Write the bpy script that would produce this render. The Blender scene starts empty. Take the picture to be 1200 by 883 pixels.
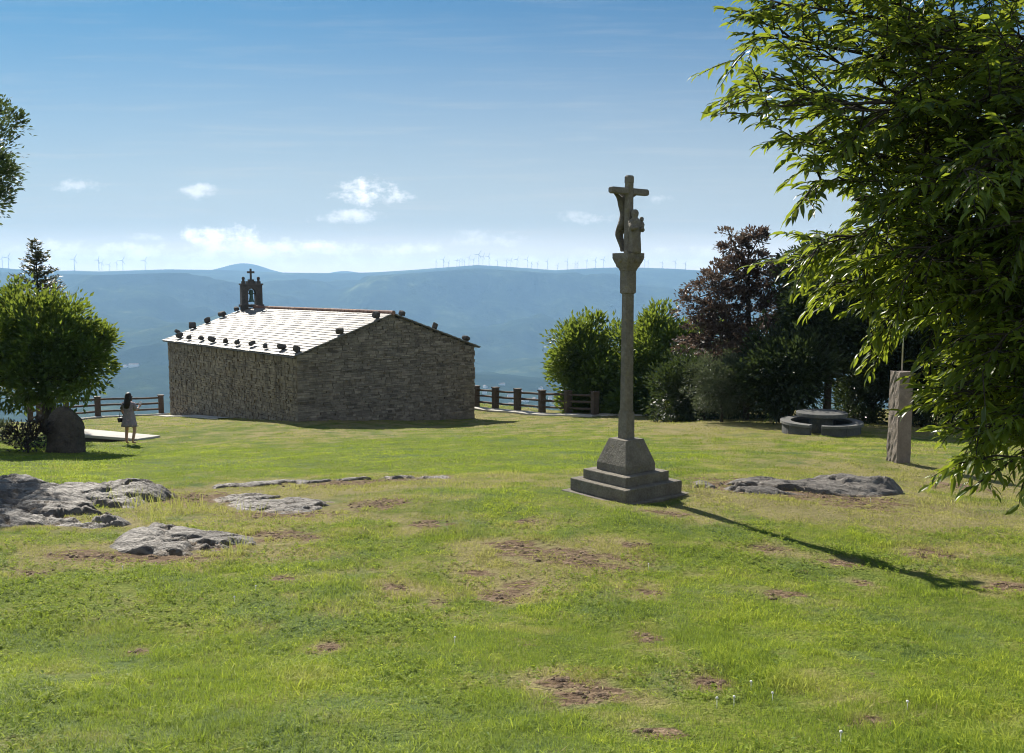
import bpy, bmesh, math, random
import numpy as np
from mathutils import Vector, Matrix, Quaternion

R = math.radians
PI = math.pi
scene = bpy.context.scene
C = scene.collection

# ---------------------------------------------------------------- camera
F, CX, CY, HZ = 1100.0, 600.0, 441.5, 335.0
PITCH = math.atan((CY - HZ) / F)
cam = bpy.data.cameras.new('camera')
cam.sensor_width = 36.0
cam.lens = 36.0 * F / 1200.0
cam.clip_start = 0.1
cam.clip_end = 60000
cam_o = bpy.data.objects.new('camera', cam)
cam_o.location = (0, 0, 0)
cam_o.rotation_euler = (PI / 2 - PITCH, 0, 0)
C.objects.link(cam_o)
scene.camera = cam_o

# ---------------------------------------------------------------- light
SUN_AZ, SUN_EL = R(-28.5), R(37.5)
SUN = Vector((math.sin(SUN_AZ) * math.cos(SUN_EL), math.cos(SUN_AZ) * math.cos(SUN_EL), math.sin(SUN_EL)))
sl = bpy.data.lights.new('sun', 'SUN')
sl.energy = 5.0
sl.angle = R(0.53)
sl.color = (1.0, 0.93, 0.82)
so = bpy.data.objects.new('sun', sl)
so.rotation_euler = SUN.to_track_quat('Z', 'Y').to_euler()
so.location = (-20, 40, 40)
C.objects.link(so)

EXPOSURE = 1.0
SKY_STRENGTH = 0.08
scene.view_settings.view_transform = 'Standard'
scene.view_settings.look = 'None'
scene.view_settings.exposure = EXPOSURE
scene.view_settings.gamma = 1.0
scene.view_settings.use_curve_mapping = False

scene.render.engine = 'CYCLES'
cy = scene.cycles
cy.use_denoising = True
try:
    cy.denoiser = 'OPENIMAGEDENOISE'
    cy.denoising_input_passes = 'RGB_ALBEDO_NORMAL'
except Exception:
    pass
cy.filter_width = 1.05
cy.max_bounces = 6
cy.diffuse_bounces = 3
cy.glossy_bounces = 2
cy.transmission_bounces = 4
cy.transparent_max_bounces = 6
cy.volume_bounces = 1
cy.sample_clamp_indirect = 6.0
cy.use_light_tree = False


class NT:
    """small helper to wire shader nodes"""
    def __init__(self, tree):
        self.t = tree
        self.n = tree.nodes
        self.l = tree.links

    def new(self, typ, **kw):
        nd = self.n.new(typ)
        for k, v in kw.items():
            if hasattr(nd, k):
                setattr(nd, k, v)
        return nd

    def put(self, sock, val):
        if isinstance(val, bpy.types.NodeSocket):
            self.l.new(val, sock)
        elif val is not None:
            if hasattr(sock.default_value, '__len__') and not hasattr(val, '__len__'):
                val = (val,) * len(sock.default_value)
            if hasattr(sock.default_value, '__len__') and len(sock.default_value) == 4 and len(val) == 3:
                val = (*val, 1.0)
            sock.default_value = val

    def math(self, op, a, b=None, c=None, clamp=False):
        nd = self.new('ShaderNodeMath', operation=op, use_clamp=clamp)
        self.put(nd.inputs[0], a)
        if b is not None: self.put(nd.inputs[1], b)
        if c is not None: self.put(nd.inputs[2], c)
        return nd.outputs[0]

    def mix(self, fac, a, b, blend='MIX'):
        nd = self.new('ShaderNodeMix', data_type='RGBA', blend_type=blend)
        self.put(nd.inputs[0], fac); self.put(nd.inputs[6], a); self.put(nd.inputs[7], b)
        return nd.outputs[2]

    def noise(self, vec, scale, detail=4, rough=0.55, dist=0.0):
        nd = self.new('ShaderNodeTexNoise')
        self.put(nd.inputs['Vector'], vec)
        nd.inputs['Scale'].default_value = scale
        nd.inputs['Detail'].default_value = detail
        nd.inputs['Roughness'].default_value = rough
        nd.inputs['Distortion'].default_value = dist
        return nd.outputs[0]

    def step(self, v, lo, hi):
        nd = self.new('ShaderNodeMapRange', interpolation_type='SMOOTHSTEP')
        self.put(nd.inputs[0], v)
        nd.inputs[1].default_value = lo; nd.inputs[2].default_value = hi
        return nd.outputs[0]

    def ramp(self, v, stops):
        nd = self.new('ShaderNodeValToRGB')
        self.put(nd.inputs[0], v)
        e = nd.color_ramp.elements
        while len(e) > 1: e.remove(e[-1])
        e[0].position = stops[0][0]; e[0].color = (*stops[0][1], 1)
        for p, c in stops[1:]:
            x = e.new(p); x.color = (*c, 1)
        return nd.outputs[0]

    def vmul(self, vec, s):
        nd = self.new('ShaderNodeVectorMath', operation='MULTIPLY')
        self.put(nd.inputs[0], vec); self.put(nd.inputs[1], s)
        return nd.outputs[0]

    def attr(self, name):
        return self.new('ShaderNodeAttribute', attribute_name=name)

    def bump(self, h, strength=0.4, dist=0.02):
        nd = self.new('ShaderNodeBump')
        self.put(nd.inputs['Height'], h)
        nd.inputs['Strength'].default_value = strength
        nd.inputs['Distance'].default_value = dist
        return nd.outputs[0]


# ---------------------------------------------------------------- sky and clouds (by direction in the world)
W = bpy.data.worlds.new('World')
scene.world = W
W.use_nodes = True
w = NT(W.node_tree)
w.n.clear()
sky = w.new('ShaderNodeTexSky', sky_type='NISHITA', sun_disc=False)
sky.sun_elevation = SUN_EL
sky.sun_rotation = SUN_AZ % (2 * PI)
sky.altitude = 600
sky.air_density = 1.0
sky.dust_density = 0.6
sky.ozone_density = 3.5
tc = w.new('ShaderNodeTexCoord')
sep = w.new('ShaderNodeSeparateXYZ')
w.l.new(tc.outputs['Generated'], sep.inputs[0])
gy = w.math('MAXIMUM', sep.outputs[1], 0.05)
U = w.math('DIVIDE', sep.outputs[0], gy)
V = w.math('DIVIDE', sep.outputs[2], gy)
cmb = w.new('ShaderNodeCombineXYZ')
w.put(cmb.inputs[0], U); w.put(cmb.inputs[1], V)
uv = cmb.outputs[0]
warp = w.noise(w.vmul(uv, (1, 1.6, 1)), 26, 6, 0.6)
warp2 = w.noise(w.vmul(uv, (1, 1.5, 1)), 75, 5, 0.65)
det = w.math('ADD', w.math('MULTIPLY', w.math('SUBTRACT', warp, 0.5), 4.2), w.math('MULTIPLY', w.math('SUBTRACT', warp2, 0.5), 2.6))
CLOUDS = [  # px, py, half width, half height, strength
    (436, 226, 40, 15, 1.25), (460, 232, 26, 10, .9), (410, 256, 44, 8, .8), (106, 221, 26, 8, .5), (236, 227, 21, 8, .6),
    (268, 280, 52, 16, 1.5), (310, 292, 120, 12, 1.2), (420, 293, 90, 8, .8), (570, 282, 55, 10, .5), (692, 256, 30, 9, .5), (772, 236, 14, 6, .35),
    (180, 279, 28, 5, .6), (90, 294, 90, 11, .8), (220, 300, 220, 10, .8), (640, 306, 330, 7, .75), (160, 310, 300, 8, .6), (950, 300, 300, 10, .5)]
acc = None
for (px, py, hw, hh, s) in CLOUDS:
    a = w.math('DIVIDE', w.math('SUBTRACT', U, (px - CX) / F), hw * 1.25 / F)
    b = w.math('DIVIDE', w.math('SUBTRACT', V, (HZ - py) / F), hh * 1.2 / F)
    d2 = w.math('ADD', w.math('MULTIPLY', a, a), w.math('MULTIPLY', b, b))
    m = w.math('SUBTRACT', 1.0, d2)
    m = w.math('MAXIMUM', m, -3.0)
    m = w.math('ADD', m, det)
    m = w.math('MULTIPLY', w.step(m, 0.1, 1.9), s, clamp=True)
    acc = m if acc is None else w.math('MAXIMUM', acc, m)
# thin cirrus streaks, pale veil towards the horizon, and unseen clouds added behind the view as fill light
st = w.noise(w.vmul(uv, (1.6, 26, 1)), 3.2, 5, 0.6, 0.3)
cir = w.math('MULTIPLY', w.step(st, 0.46, 0.80), 0.12)
veil = w.math('MULTIPLY', w.math('POWER', w.step(V, 0.42, -0.02), 1.6), 0.95)
front = w.step(sep.outputs[1], 0.0, 0.3)
low = w.math('ADD', veil, cir, clamp=True)
deep = w.mix(1.0, sky.outputs[0], w.mix(front, (1.0, 1.0, 1.0), (0.085, 0.31, 0.41)), 'MULTIPLY')
skyc = w.mix(w.math('MULTIPLY', low, front), deep, w.mix(w.step(V, 0.07, 0.0), (4.5, 4.5, 4.25), (13.5, 11.2, 8.9)))
skyc = w.mix(w.math('MULTIPLY', acc, front), skyc, w.mix(w.step(V, 0.08, 0.0), (9.0, 8.9, 8.8), (13.5, 12.6, 11.8)))
back = w.step(sep.outputs[1], 0.05, -0.35)
fill_cl = w.step(w.noise(tc.outputs['Generated'], 2.6, 5, 0.6), 0.40, 0.62)
skyc = w.mix(w.math('MULTIPLY', w.math('MULTIPLY', back, fill_cl), 0.9), skyc, (5.2, 5.0, 4.7))
bg = w.new('ShaderNodeBackground')
w.put(bg.inputs[0], skyc)
bg.inputs[1].default_value = SKY_STRENGTH
wo = w.new('ShaderNodeOutputWorld')
w.l.new(bg.outputs[0], wo.inputs[0])

# ---------------------------------------------------------------- pixel -> place helpers
SP, CP = math.sin(PITCH), math.cos(PITCH)
def ray(px, py):
    u = (px - CX) / F; v = (CY - py) / F
    return np.array((u, CP + v * SP, -SP + v * CP))
def at(px, py, Y):
    d = ray(px, py)
    return d * (Y / d[1])

# ---------------------------------------------------------------- ground shape
CTRL = [(0, 883, 4.4), (600, 883, 4.5), (1200, 883, 4.4), (0, 765, 6.6), (600, 770, 6.6), (1150, 770, 6.6), (1160, 697, 8.7),
        (600, 690, 8.9), (200, 652, 10.0), (600, 622, 11.5), (733, 583, 14.0), (60, 602, 12.5), (300, 592, 14), (250, 560, 17.3),
        (0, 562, 16.5), (400, 536, 22), (600, 521, 26), (500, 508, 32), (350, 495, 37), (197, 487, 47.7), (555, 490, 42.7),
        (153, 520, 30), (75, 531, 26), (0, 524, 27), (1053, 542, 20), (970, 579, 15), (1200, 573, 17.3), (965, 508, 29),
        (840, 493, 34), (790, 496, 36), (697, 487, 41), (558, 477.5, 46), (1200, 505, 33), (780, 525, 24), (115, 490, 45.5), (20, 498, 42), (733, 590, 13.0), (648, 574, 14.0), (810, 577.5, 14.0)]
pts = [at(*c) for c in CTRL]
pts += [np.array(p, float) for p in ((0, 0, -1.62), (7, 0, -1.65), (-7, 0, -1.65), (0, -9, -1.0), (-14, 3, -2.1), (14, 3, -2.1), (-30, 30, -5.2), (30, 25, -4.2), (-20, 14, -3.3), (20, 12, -3.2))]
CP_ = np.array(pts)
def _U(r2):
    return np.where(r2 > 1e-9, 0.5 * r2 * np.log(np.maximum(r2, 1e-9)), 0.0)
def _tps(p):
    n = len(p)
    d2 = ((p[:, None, :2] - p[None, :, :2]) ** 2).sum(-1)
    A = np.zeros((n + 3, n + 3))
    A[:n, :n] = _U(d2) + np.eye(n) * 0.4
    A[:n, n] = 1; A[:n, n + 1:] = p[:, :2]
    A[n, :n] = 1; A[n + 1:, :n] = p[:, :2].T
    return np.linalg.solve(A, np.concatenate([p[:, 2], np.zeros(3)]))
TW = _tps(CP_)
def tps(x, y):
    x = np.asarray(x, float); y = np.asarray(y, float)
    z = TW[-3] + TW[-2] * x + TW[-1] * y
    for i, q in enumerate(CP_):
        z = z + TW[i] * _U((x - q[0]) ** 2 + (y - q[1]) ** 2)
    return z

def hash2(ix, iy, seed):
    h = (ix.astype(np.int64) * 374761393 + iy.astype(np.int64) * 668265263 + seed * 1442695041) & 0x7fffffff
    h = ((h ^ (h >> 13)) * 1274126177) & 0x7fffffff
    h = (h ^ (h >> 16)) & 0xffff
    return h / 65535.0
def vnoise(x, y, seed=0, octs=4, rough=0.5):
    x = np.asarray(x, float); y = np.asarray(y, float)
    out = np.zeros(np.broadcast(x, y).shape); amp = 1.0; tot = 0
    for o in range(octs):
        xi = np.floor(x); yi = np.floor(y); fx = x - xi; fy = y - yi
        fx = fx * fx * (3 - 2 * fx); fy = fy * fy * (3 - 2 * fy)
        a = hash2(xi, yi, seed + o); b = hash2(xi + 1, yi, seed + o); c = hash2(xi, yi + 1, seed + o); d = hash2(xi + 1, yi + 1, seed + o)
        out += amp * ((a * (1 - fx) + b * fx) * (1 - fy) + (c * (1 - fx) + d * fx) * fy)
        tot += amp; amp *= rough; x = x * 2.03 + 17.3; y = y * 2.03 + 5.1
    return out / tot
def sstep(v, a, b):
    t = np.clip((np.asarray(v, float) - a) / (b - a), 0, 1)
    return t * t * (3 - 2 * t)

EDGE = np.array([(-200, 42), (-40, 43), (-25.5, 42), (-22.5, 44.3), (-18.3, 50.2), (-16.0, 55), (-8, 56), (-1.2, 47.2), (4.2, 42.0), (7.2, 40.0), (12, 42.5), (20, 44), (40, 46), (200, 46)], float)
def edge_y(x):
    return np.interp(x, EDGE[:, 0], EDGE[:, 1])
RIDGE = np.array([(-900, 318), (-300, 316), (0, 314), (50, 318), (90, 317.5), (120, 318.5), (200, 316), (270, 317), (340, 320), (400, 320.5), (440, 319.5), (480, 317), (520, 314), (560, 311),
                  (600, 313.5), (650, 317), (700, 314.5), (735, 313.5), (790, 315.5), (830, 318), (1000, 320), (1200, 318), (1600, 320), (2200, 318)], float)
RC = 9000.0
def valley(x, y):
    r = np.hypot(x, y)
    yy = np.maximum(y, 50.0)
    px = CX + F * np.clip(x / yy, -2, 2)
    ph = (HZ - np.interp(px, RIDGE[:, 0], RIDGE[:, 1])) / F
    crest = RC * ph * np.maximum(y, 50) / np.maximum(r, 50)
    floor = -335 + 70 * (vnoise(x / 1300, y / 1300, 3, 4) - 0.5)
    t = sstep(r, 3000, RC)
    bumps = (vnoise(x / 1100, y / 1100, 11, 5, 0.52) - 0.5) * 640 * sstep(r, 2200, 5200) * (1 - sstep(r, 6600, RC))
    z = floor + (crest - floor) * t ** 1.15 + bumps
    z = np.where(r > 2500, np.minimum(z, crest * r / RC - r * .0035 * (1 - sstep(r, 7500, RC))), z)
    z = np.where(r > RC, crest - (r - RC) * 0.10, z)
    # the far blue summit behind
    g = lambda c, wdt: np.exp(-((px - c) / wdt) ** 2)
    far = 11000.0 * (14.0 + 11.5 * g(290, 34) + 4.5 * g(405, 22) + 3 * g(250, 60)) / F * np.maximum(y, 50) / np.maximum(r, 50)
    z = np.maximum(z, far - np.abs(r - 11000) * 0.25)
    return z
def ground_z(x, y):
    x = np.asarray(x, float); y = np.asarray(y, float)
    ey = edge_y(x)
    d = y - ey
    yc = np.minimum(y, ey)
    xc = np.clip(x, -45, 45); yc = np.clip(yc, -15, 60)
    base = tps(xc, yc)
    side = np.maximum(np.abs(x) - 45, 0) + np.maximum(-15 - y, 0)
    dd = np.maximum(d, 0)
    loc = base - 0.50 * dd * dd / (dd + 1.5) - 0.25 * side
    small = (vnoise(x / 1.7, y / 1.7, 21, 3) - 0.5) * 0.12 + (vnoise(x / 0.35, y / 0.35, 22, 2) - 0.5) * 0.03
    loc = loc + small * (dd < 3)
    return np.maximum(loc, valley(x, y))
def gz(x, y):
    return float(ground_z(np.array([x]), np.array([y]))[0])
def gp(px, py):
    """where a ray through this point of the view meets the ground"""
    d = ray(px, py)
    Y = np.linspace(3.2, 60, 1200)
    X = d[0] / d[1] * Y
    Z = d[2] / d[1] * Y
    g = ground_z(X, Y)
    k = np.argmax(Z <= g)
    return np.array((X[k], Y[k], g[k]))

# ---------------------------------------------------------------- mesh helpers
def tag(o, label=None, cat=None, group=None, kind=None):
    if label: o['label'] = label
    if cat: o['category'] = cat
    if group: o['group'] = group
    if kind: o['kind'] = kind
    return o
def empty(name, loc, rz=0.0):
    o = bpy.data.objects.new(name, None)
    o.empty_display_size = 0.3
    o.location = loc; o.rotation_euler = (0, 0, rz)
    C.objects.link(o)
    return o
def link(name, me, mats, parent=None):
    o = bpy.data.objects.new(name, me)
    for m in (mats if isinstance(mats, (list, tuple)) else [mats]):
        me.materials.append(m)
    C.objects.link(o)
    if parent: o.parent = parent
    return o
def mesh_np(name, V_, F_, attrs=None, smooth=False, matidx=None):
    """V_ (n,3); F_ array (m,k) all the same k, or list of such arrays"""
    me = bpy.data.meshes.new(name)
    Fs = F_ if isinstance(F_, list) else [F_]
    Fs = [np.asarray(f, np.int32) for f in Fs if len(f)]
    V_ = np.asarray(V_, np.float32)
    me.vertices.add(len(V_)); me.vertices.foreach_set('co', V_.ravel())
    loops = np.concatenate([f.ravel() for f in Fs])
    sizes = np.concatenate([np.full(len(f), f.shape[1], np.int32) for f in Fs])
    starts = np.concatenate([[0], np.cumsum(sizes)[:-1]]).astype(np.int32)
    me.loops.add(len(loops)); me.loops.foreach_set('vertex_index', loops)
    me.polygons.add(len(sizes)); me.polygons.foreach_set('loop_start', starts)
    try: me.polygons.foreach_set('loop_total', sizes)
    except Exception: pass
    if matidx is not None: me.polygons.foreach_set('material_index', np.asarray(matidx, np.int32))
    me.polygons.foreach_set('use_smooth', np.full(len(sizes), smooth, bool))
    for k, v in (attrs or {}).items():
        a = me.attributes.new(k, 'FLOAT', 'POINT')
        a.data.foreach_set('value', np.asarray(v, np.float32))
    me.update(calc_edges=True)
    me.validate()
    return me

class MB:
    """collects shapes that become ONE mesh"""
    def __init__(self):
        self.v = []; self.f = {}; self.n = 0; self.t = []
    def add(self, V_, F_, tint=0.5):
        V_ = np.asarray(V_, float)
        self.v.append(V_)
        self.t.append(np.full(len(V_), tint))
        for f in F_:
            self.f.setdefault(len(f), []).append([i + self.n for i in f])
        self.n += len(V_)
    def box(self, c, s, rz=0.0, tint=0.5, jit=0.0, rng=None, rot=None, taper=1.0):
        hx, hy, hz = s[0] / 2, s[1] / 2, s[2] / 2
        v = np.array([(x * hx * (taper if z > 0 else 1), y * hy * (taper if z > 0 else 1), z * hz) for z in (-1, 1) for y in (-1, 1) for x in (-1, 1)], float)
        if jit: v = v + rng.uniform(-jit, jit, v.shape)
        if rot is not None: v = v @ np.array(rot).T
        if rz:
            ca, sa = math.cos(rz), math.sin(rz)
            v = np.stack([v[:, 0] * ca - v[:, 1] * sa, v[:, 0] * sa + v[:, 1] * ca, v[:, 2]], 1)
        self.add(v + np.array(c), [(0, 2, 3, 1), (4, 5, 7, 6), (0, 1, 5, 4), (2, 6, 7, 3), (0, 4, 6, 2), (1, 3, 7, 5)], tint)
    def tube(self, P, r, n=8, tint=0.5, caps=True, squash=None):
        P = [np.array(p, float) for p in P]
        r = r if hasattr(r, '__len__') else [r] * len(P)
        rings = []; prev = None
        for i, p in enumerate(P):
            t = P[min(i + 1, len(P) - 1)] - P[max(i - 1, 0)]
            t = t / (np.linalg.norm(t) + 1e-9)
            if prev is None:
                a = np.array((1.0, 0, 0)) if abs(t[0]) < 0.8 else np.array((0, 1.0, 0))
            else: a = prev
            a = a - t * a.dot(t); a /= np.linalg.norm(a) + 1e-9
            b = np.cross(t, a); prev = a
            ang = np.arange(n) * 2 * PI / n
            rings.append(p + r[i] * (np.cos(ang)[:, None] * a + np.sin(ang)[:, None] * b))
        v = np.concatenate(rings)
        f = [(i * n + j, i * n + (j + 1) % n, (i + 1) * n + (j + 1) % n, (i + 1) * n + j) for i in range(len(P) - 1) for j in range(n)]
        if caps:
            f.append(tuple(range(n - 1, -1, -1))); f.append(tuple(range((len(P) - 1) * n, len(P) * n)))
        self.add(v, f, tint)
    def loft(self, rings, caps=True, tint=0.5):
        n = len(rings[0])
        v = np.concatenate([np.asarray(r_, float) for r_ in rings])
        f = [(i * n + j, i * n + (j + 1) % n, (i + 1) * n + (j + 1) % n, (i + 1) * n + j) for i in range(len(rings) - 1) for j in range(n)]
        if caps:
            f.append(tuple(range(n - 1, -1, -1))); f.append(tuple(range((len(rings) - 1) * n, len(rings) * n)))
        self.add(v, f, tint)
    def rock(self, c, s, seed, n=10, rough=0.25, tint=0.5, rz=0.0, sq_=.8):
        rng = np.random.default_rng(seed)
        rings = []
        off = rng.uniform(0, 50, 2)
        for i in range(n + 1):
            th = PI * min(max(i / n, 0.03), 0.97)
            ang = np.arange(12) * 2 * PI / 12
            x = np.sin(th) * np.cos(ang); y = np.sin(th) * np.sin(ang); z = np.full(12, -math.cos(th))
            k = 1 + rough * (vnoise(x * 1.5 + off[0] + z, y * 1.5 + off[1] + z * 0.7, seed, 3) - 0.5) * 2
            p = np.stack([np.sign(x) * np.abs(x) ** sq_ * s[0] / 2, np.sign(y) * np.abs(y) ** sq_ * s[1] / 2, np.sign(z) * np.abs(z) ** sq_ * s[2] / 2], 1) * k[:, None]
            ca, sa = math.cos(rz), math.sin(rz)
            p = np.stack([p[:, 0] * ca - p[:, 1] * sa, p[:, 0] * sa + p[:, 1] * ca, p[:, 2]], 1)
            rings.append(p + np.array(c))
        self.loft(rings, True, tint)
    def build(self, name, mat, parent=None, smooth=False, bevel=0.0):
        me = mesh_np(name, np.concatenate(self.v), [np.array(f) for f in self.f.values()], {'tint': np.concatenate(self.t)}, smooth)
        o = link(name, me, mat, parent)
        if bevel:
            m = o.modifiers.new('bevel', 'BEVEL'); m.width = bevel; m.segments = 2; m.limit_method = 'ANGLE'
        return o

def mat(name):
    m = bpy.data.materials.new(name)
    m.use_nodes = True
    t = NT(m.node_tree)
    t.n.clear()
    out = t.new('ShaderNodeOutputMaterial')
    b = t.new('ShaderNodeBsdfPrincipled')
    t.l.new(b.outputs[0], out.inputs[0])
    t.b = b; t.out = out
    t.pos = t.new('ShaderNodeNewGeometry').outputs['Position']
    t.obj = t.new('ShaderNodeTexCoord').outputs['Object']
    t.tint = t.attr('tint').outputs['Fac']
    return m, t

def stone_mat(name, dark, mid, light, scale=6.0, rough=0.85, bump=0.5, lichen=None, spec=0.3, tintamt=0.7, streak=None):
    m, t = mat(name)
    n1 = t.noise(t.obj, scale, 6, 0.65)
    n2 = t.noise(t.obj, scale * 6, 4, 0.6)
    v = t.math('ADD', t.math('MULTIPLY', n1, 0.6), t.math('MULTIPLY', n2, 0.4))
    v = t.math('ADD', v, t.math('MULTIPLY', t.math('SUBTRACT', t.tint, 0.5), tintamt))
    col = t.ramp(v, [(0.25, dark), (0.5, mid), (0.78, light)])
    if lichen:
        ln = t.step(t.noise(t.obj, scale * 1.7, 5, 0.7), 0.56, 0.68)
        col = t.mix(t.math('MULTIPLY', ln, 0.6), col, lichen)
    if streak:
        sn = t.noise(t.vmul(t.obj, (5, 5, 0.35)), 1.3, 5, 0.65)
        col = t.mix(t.math('MULTIPLY', t.step(sn, 0.47, 0.66), 0.75), col, streak)
    t.put(t.b.inputs['Base Color'], col)
    t.put(t.b.inputs['Roughness'], rough)
    t.put(t.b.inputs['Specular IOR Level'], spec)
    t.put(t.b.inputs['Normal'], t.bump(t.math('ADD', n2, t.math('MULTIPLY', n1, 0.6)), bump, 0.03))
    return m

def leaf_mat(name, dark, mid, light, trans=0.4, tcol=None, rough=0.42, spec=0.4):
    m, t = mat(name)
    v = t.math('ADD', t.math('MULTIPLY', t.tint, 0.7), t.math('MULTIPLY', t.noise(t.pos, 1.3, 2), 0.3))
    col = t.ramp(v, [(0.2, dark), (0.5, mid), (0.82, light)])
    t.put(t.b.inputs['Base Color'], col)
    t.put(t.b.inputs['Roughness'], rough)
    t.put(t.b.inputs['Specular IOR Level'], spec)
    tr = t.new('ShaderNodeBsdfTranslucent')
    t.put(tr.inputs[0], t.mix(0.55, col, tcol or light))
    mx = t.new('ShaderNodeMixShader')
    mx.inputs[0].default_value = trans
    t.l.new(t.b.outputs[0], mx.inputs[1]); t.l.new(tr.outputs[0], mx.inputs[2])
    t.l.new(mx.outputs[0], t.out.inputs[0])
    return m

M = {}
M['granite'] = stone_mat('granite', (.075, .066, .054), (.165, .148, .120), (.29, .262, .212), 5, .88, .7, (.19, .17, .09), tintamt=.3)
M['granite_warm'] = stone_mat('granite_warm', (.12, .098, .080), (.215, .178, .145), (.32, .275, .23), 9, .88, .8, tintamt=.5)
M['schist'] = stone_mat('schist', (.095, .082, .066), (.195, .170, .135), (.34, .30, .235), 2.2, .85, .6, (.20, .145, .075), tintamt=.42)
M['schist_side'] = stone_mat('schist_side', (.12, .10, .078), (.23, .195, .145), (.36, .31, .23), 2.0, .9, .6, (.22, .17, .08), streak=(.065, .052, .038), tintamt=.4)
M['mortar'] = stone_mat('mortar', (.035, .032, .027), (.06, .054, .045), (.10, .09, .075), 5, .95, .4)
M['slate'] = stone_mat('slate', (.13, .125, .116), (.18, .172, .16), (.24, .228, .208), 3, .62, .30, (.16, .14, .09), spec=.26)
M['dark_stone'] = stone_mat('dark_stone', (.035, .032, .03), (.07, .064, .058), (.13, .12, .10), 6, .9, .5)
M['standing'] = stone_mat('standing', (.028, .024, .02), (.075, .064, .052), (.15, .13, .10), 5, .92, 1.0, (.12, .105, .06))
M['ridge_tile'] = stone_mat('ridge_tile', (.10, .05, .035), (.19, .10, .07), (.28, .17, .12), 6, .8, .4)
M['wood'] = stone_mat('wood', (.035, .026, .02), (.075, .056, .043), (.14, .11, .085), 5, .75, .4)
M['bark'] = stone_mat('bark', (.018, .015, .012), (.045, .038, .03), (.09, .078, .062), 9, .95, .8)
M['concrete'] = stone_mat('concrete', (.30, .29, .26), (.42, .40, .36), (.52, .50, .45), 2, .9, .3)
M['table_stone'] = stone_mat('table_stone', (.045, .047, .046), (.085, .086, .082), (.14, .139, .13), 4, .8, .4, (.16, .17, .10))
M['white_render'] = stone_mat('white_render', (.66, .65, .62), (.75, .74, .71), (.82, .81, .78), .05, .9, .1)
M['house_roof'] = stone_mat('house_roof', (.16, .12, .10), (.22, .16, .13), (.30, .22, .18), .05, .9, .1)
M['turbine_white'] = stone_mat('turbine_white', (.36, .37, .38), (.40, .41, .42), (.44, .45, .46), .01, .6, .05)
M['metal'] = stone_mat('metal', (.35, .35, .34), (.5, .5, .49), (.6, .6, .58), 4, .35, .05)
M['metal'].node_tree.nodes['Principled BSDF'].inputs['Metallic'].default_value = 0.85
M['bronze'] = stone_mat('bronze', (.03, .07, .055), (.06, .12, .09), (.10, .17, .13), 8, .6, .2)
M['skin'] = stone_mat('skin', (.42, .25, .18), (.48, .30, .22), (.53, .34, .26), 3, .6, .05)
M['hair'] = stone_mat('hair', (.012, .008, .006), (.022, .014, .010), (.04, .025, .018), 20, .5, .3)
M['black_leather'] = stone_mat('black_leather', (.012, .012, .012), (.02, .02, .02), (.035, .035, .035), 12, .5, .2)
M['phone_white'] = stone_mat('phone_white', (.6, .6, .62), (.7, .7, .72), (.8, .8, .8), 2, .3, .02)
m, t = mat('floral_cloth')
vor = t.new('ShaderNodeTexVoronoi'); t.put(vor.inputs['Vector'], t.obj); vor.inputs['Scale'].default_value = 22
col = t.mix(t.step(vor.outputs['Distance'], 0.42, 0.22), (.24, .21, .24), t.ramp(t.noise(t.obj, 14, 1), [(.4, (.18, .10, .15)), (.5, (.10, .12, .22)), (.6, (.50, .30, .32))]))
t.put(t.b.inputs['Base Color'], col); t.put(t.b.inputs['Roughness'], 0.9)
M['floral'] = m

M['leaf_chestnut'] = leaf_mat('leaf_chestnut', (.014, .032, .011), (.036, .072, .015), (.105, .155, .022), .50, (.44, .52, .035), .36, .45)
M['leaf_round'] = leaf_mat('leaf_round', (.014, .036, .014), (.040, .085, .020), (.13, .19, .032), .42, (.36, .44, .04), .42, .4)
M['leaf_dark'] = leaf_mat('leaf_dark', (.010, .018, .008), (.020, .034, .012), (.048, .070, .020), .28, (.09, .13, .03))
M['leaf_olive'] = leaf_mat('leaf_olive', (.030, .044, .024), (.062, .082, .044), (.11, .13, .07), .3, (.14, .17, .07))
M['leaf_copper'] = leaf_mat('leaf_copper', (.026, .019, .018), (.062, .046, .042), (.17, .135, .11), .32, (.19, .125, .085))
M['leaf_conifer'] = leaf_mat('leaf_conifer', (.028, .036, .016), (.062, .072, .030), (.13, .135, .06), .32, (.19, .18, .06))
M['leaf_mid'] = leaf_mat('leaf_mid', (.014, .028, .012), (.030, .054, .020), (.07, .10, .034), .32, (.16, .22, .05))
M['leaf_purple'] = leaf_mat('leaf_purple', (.012, .010, .010), (.024, .018, .018), (.045, .034, .03), .2, (.06, .04, .03))

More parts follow.
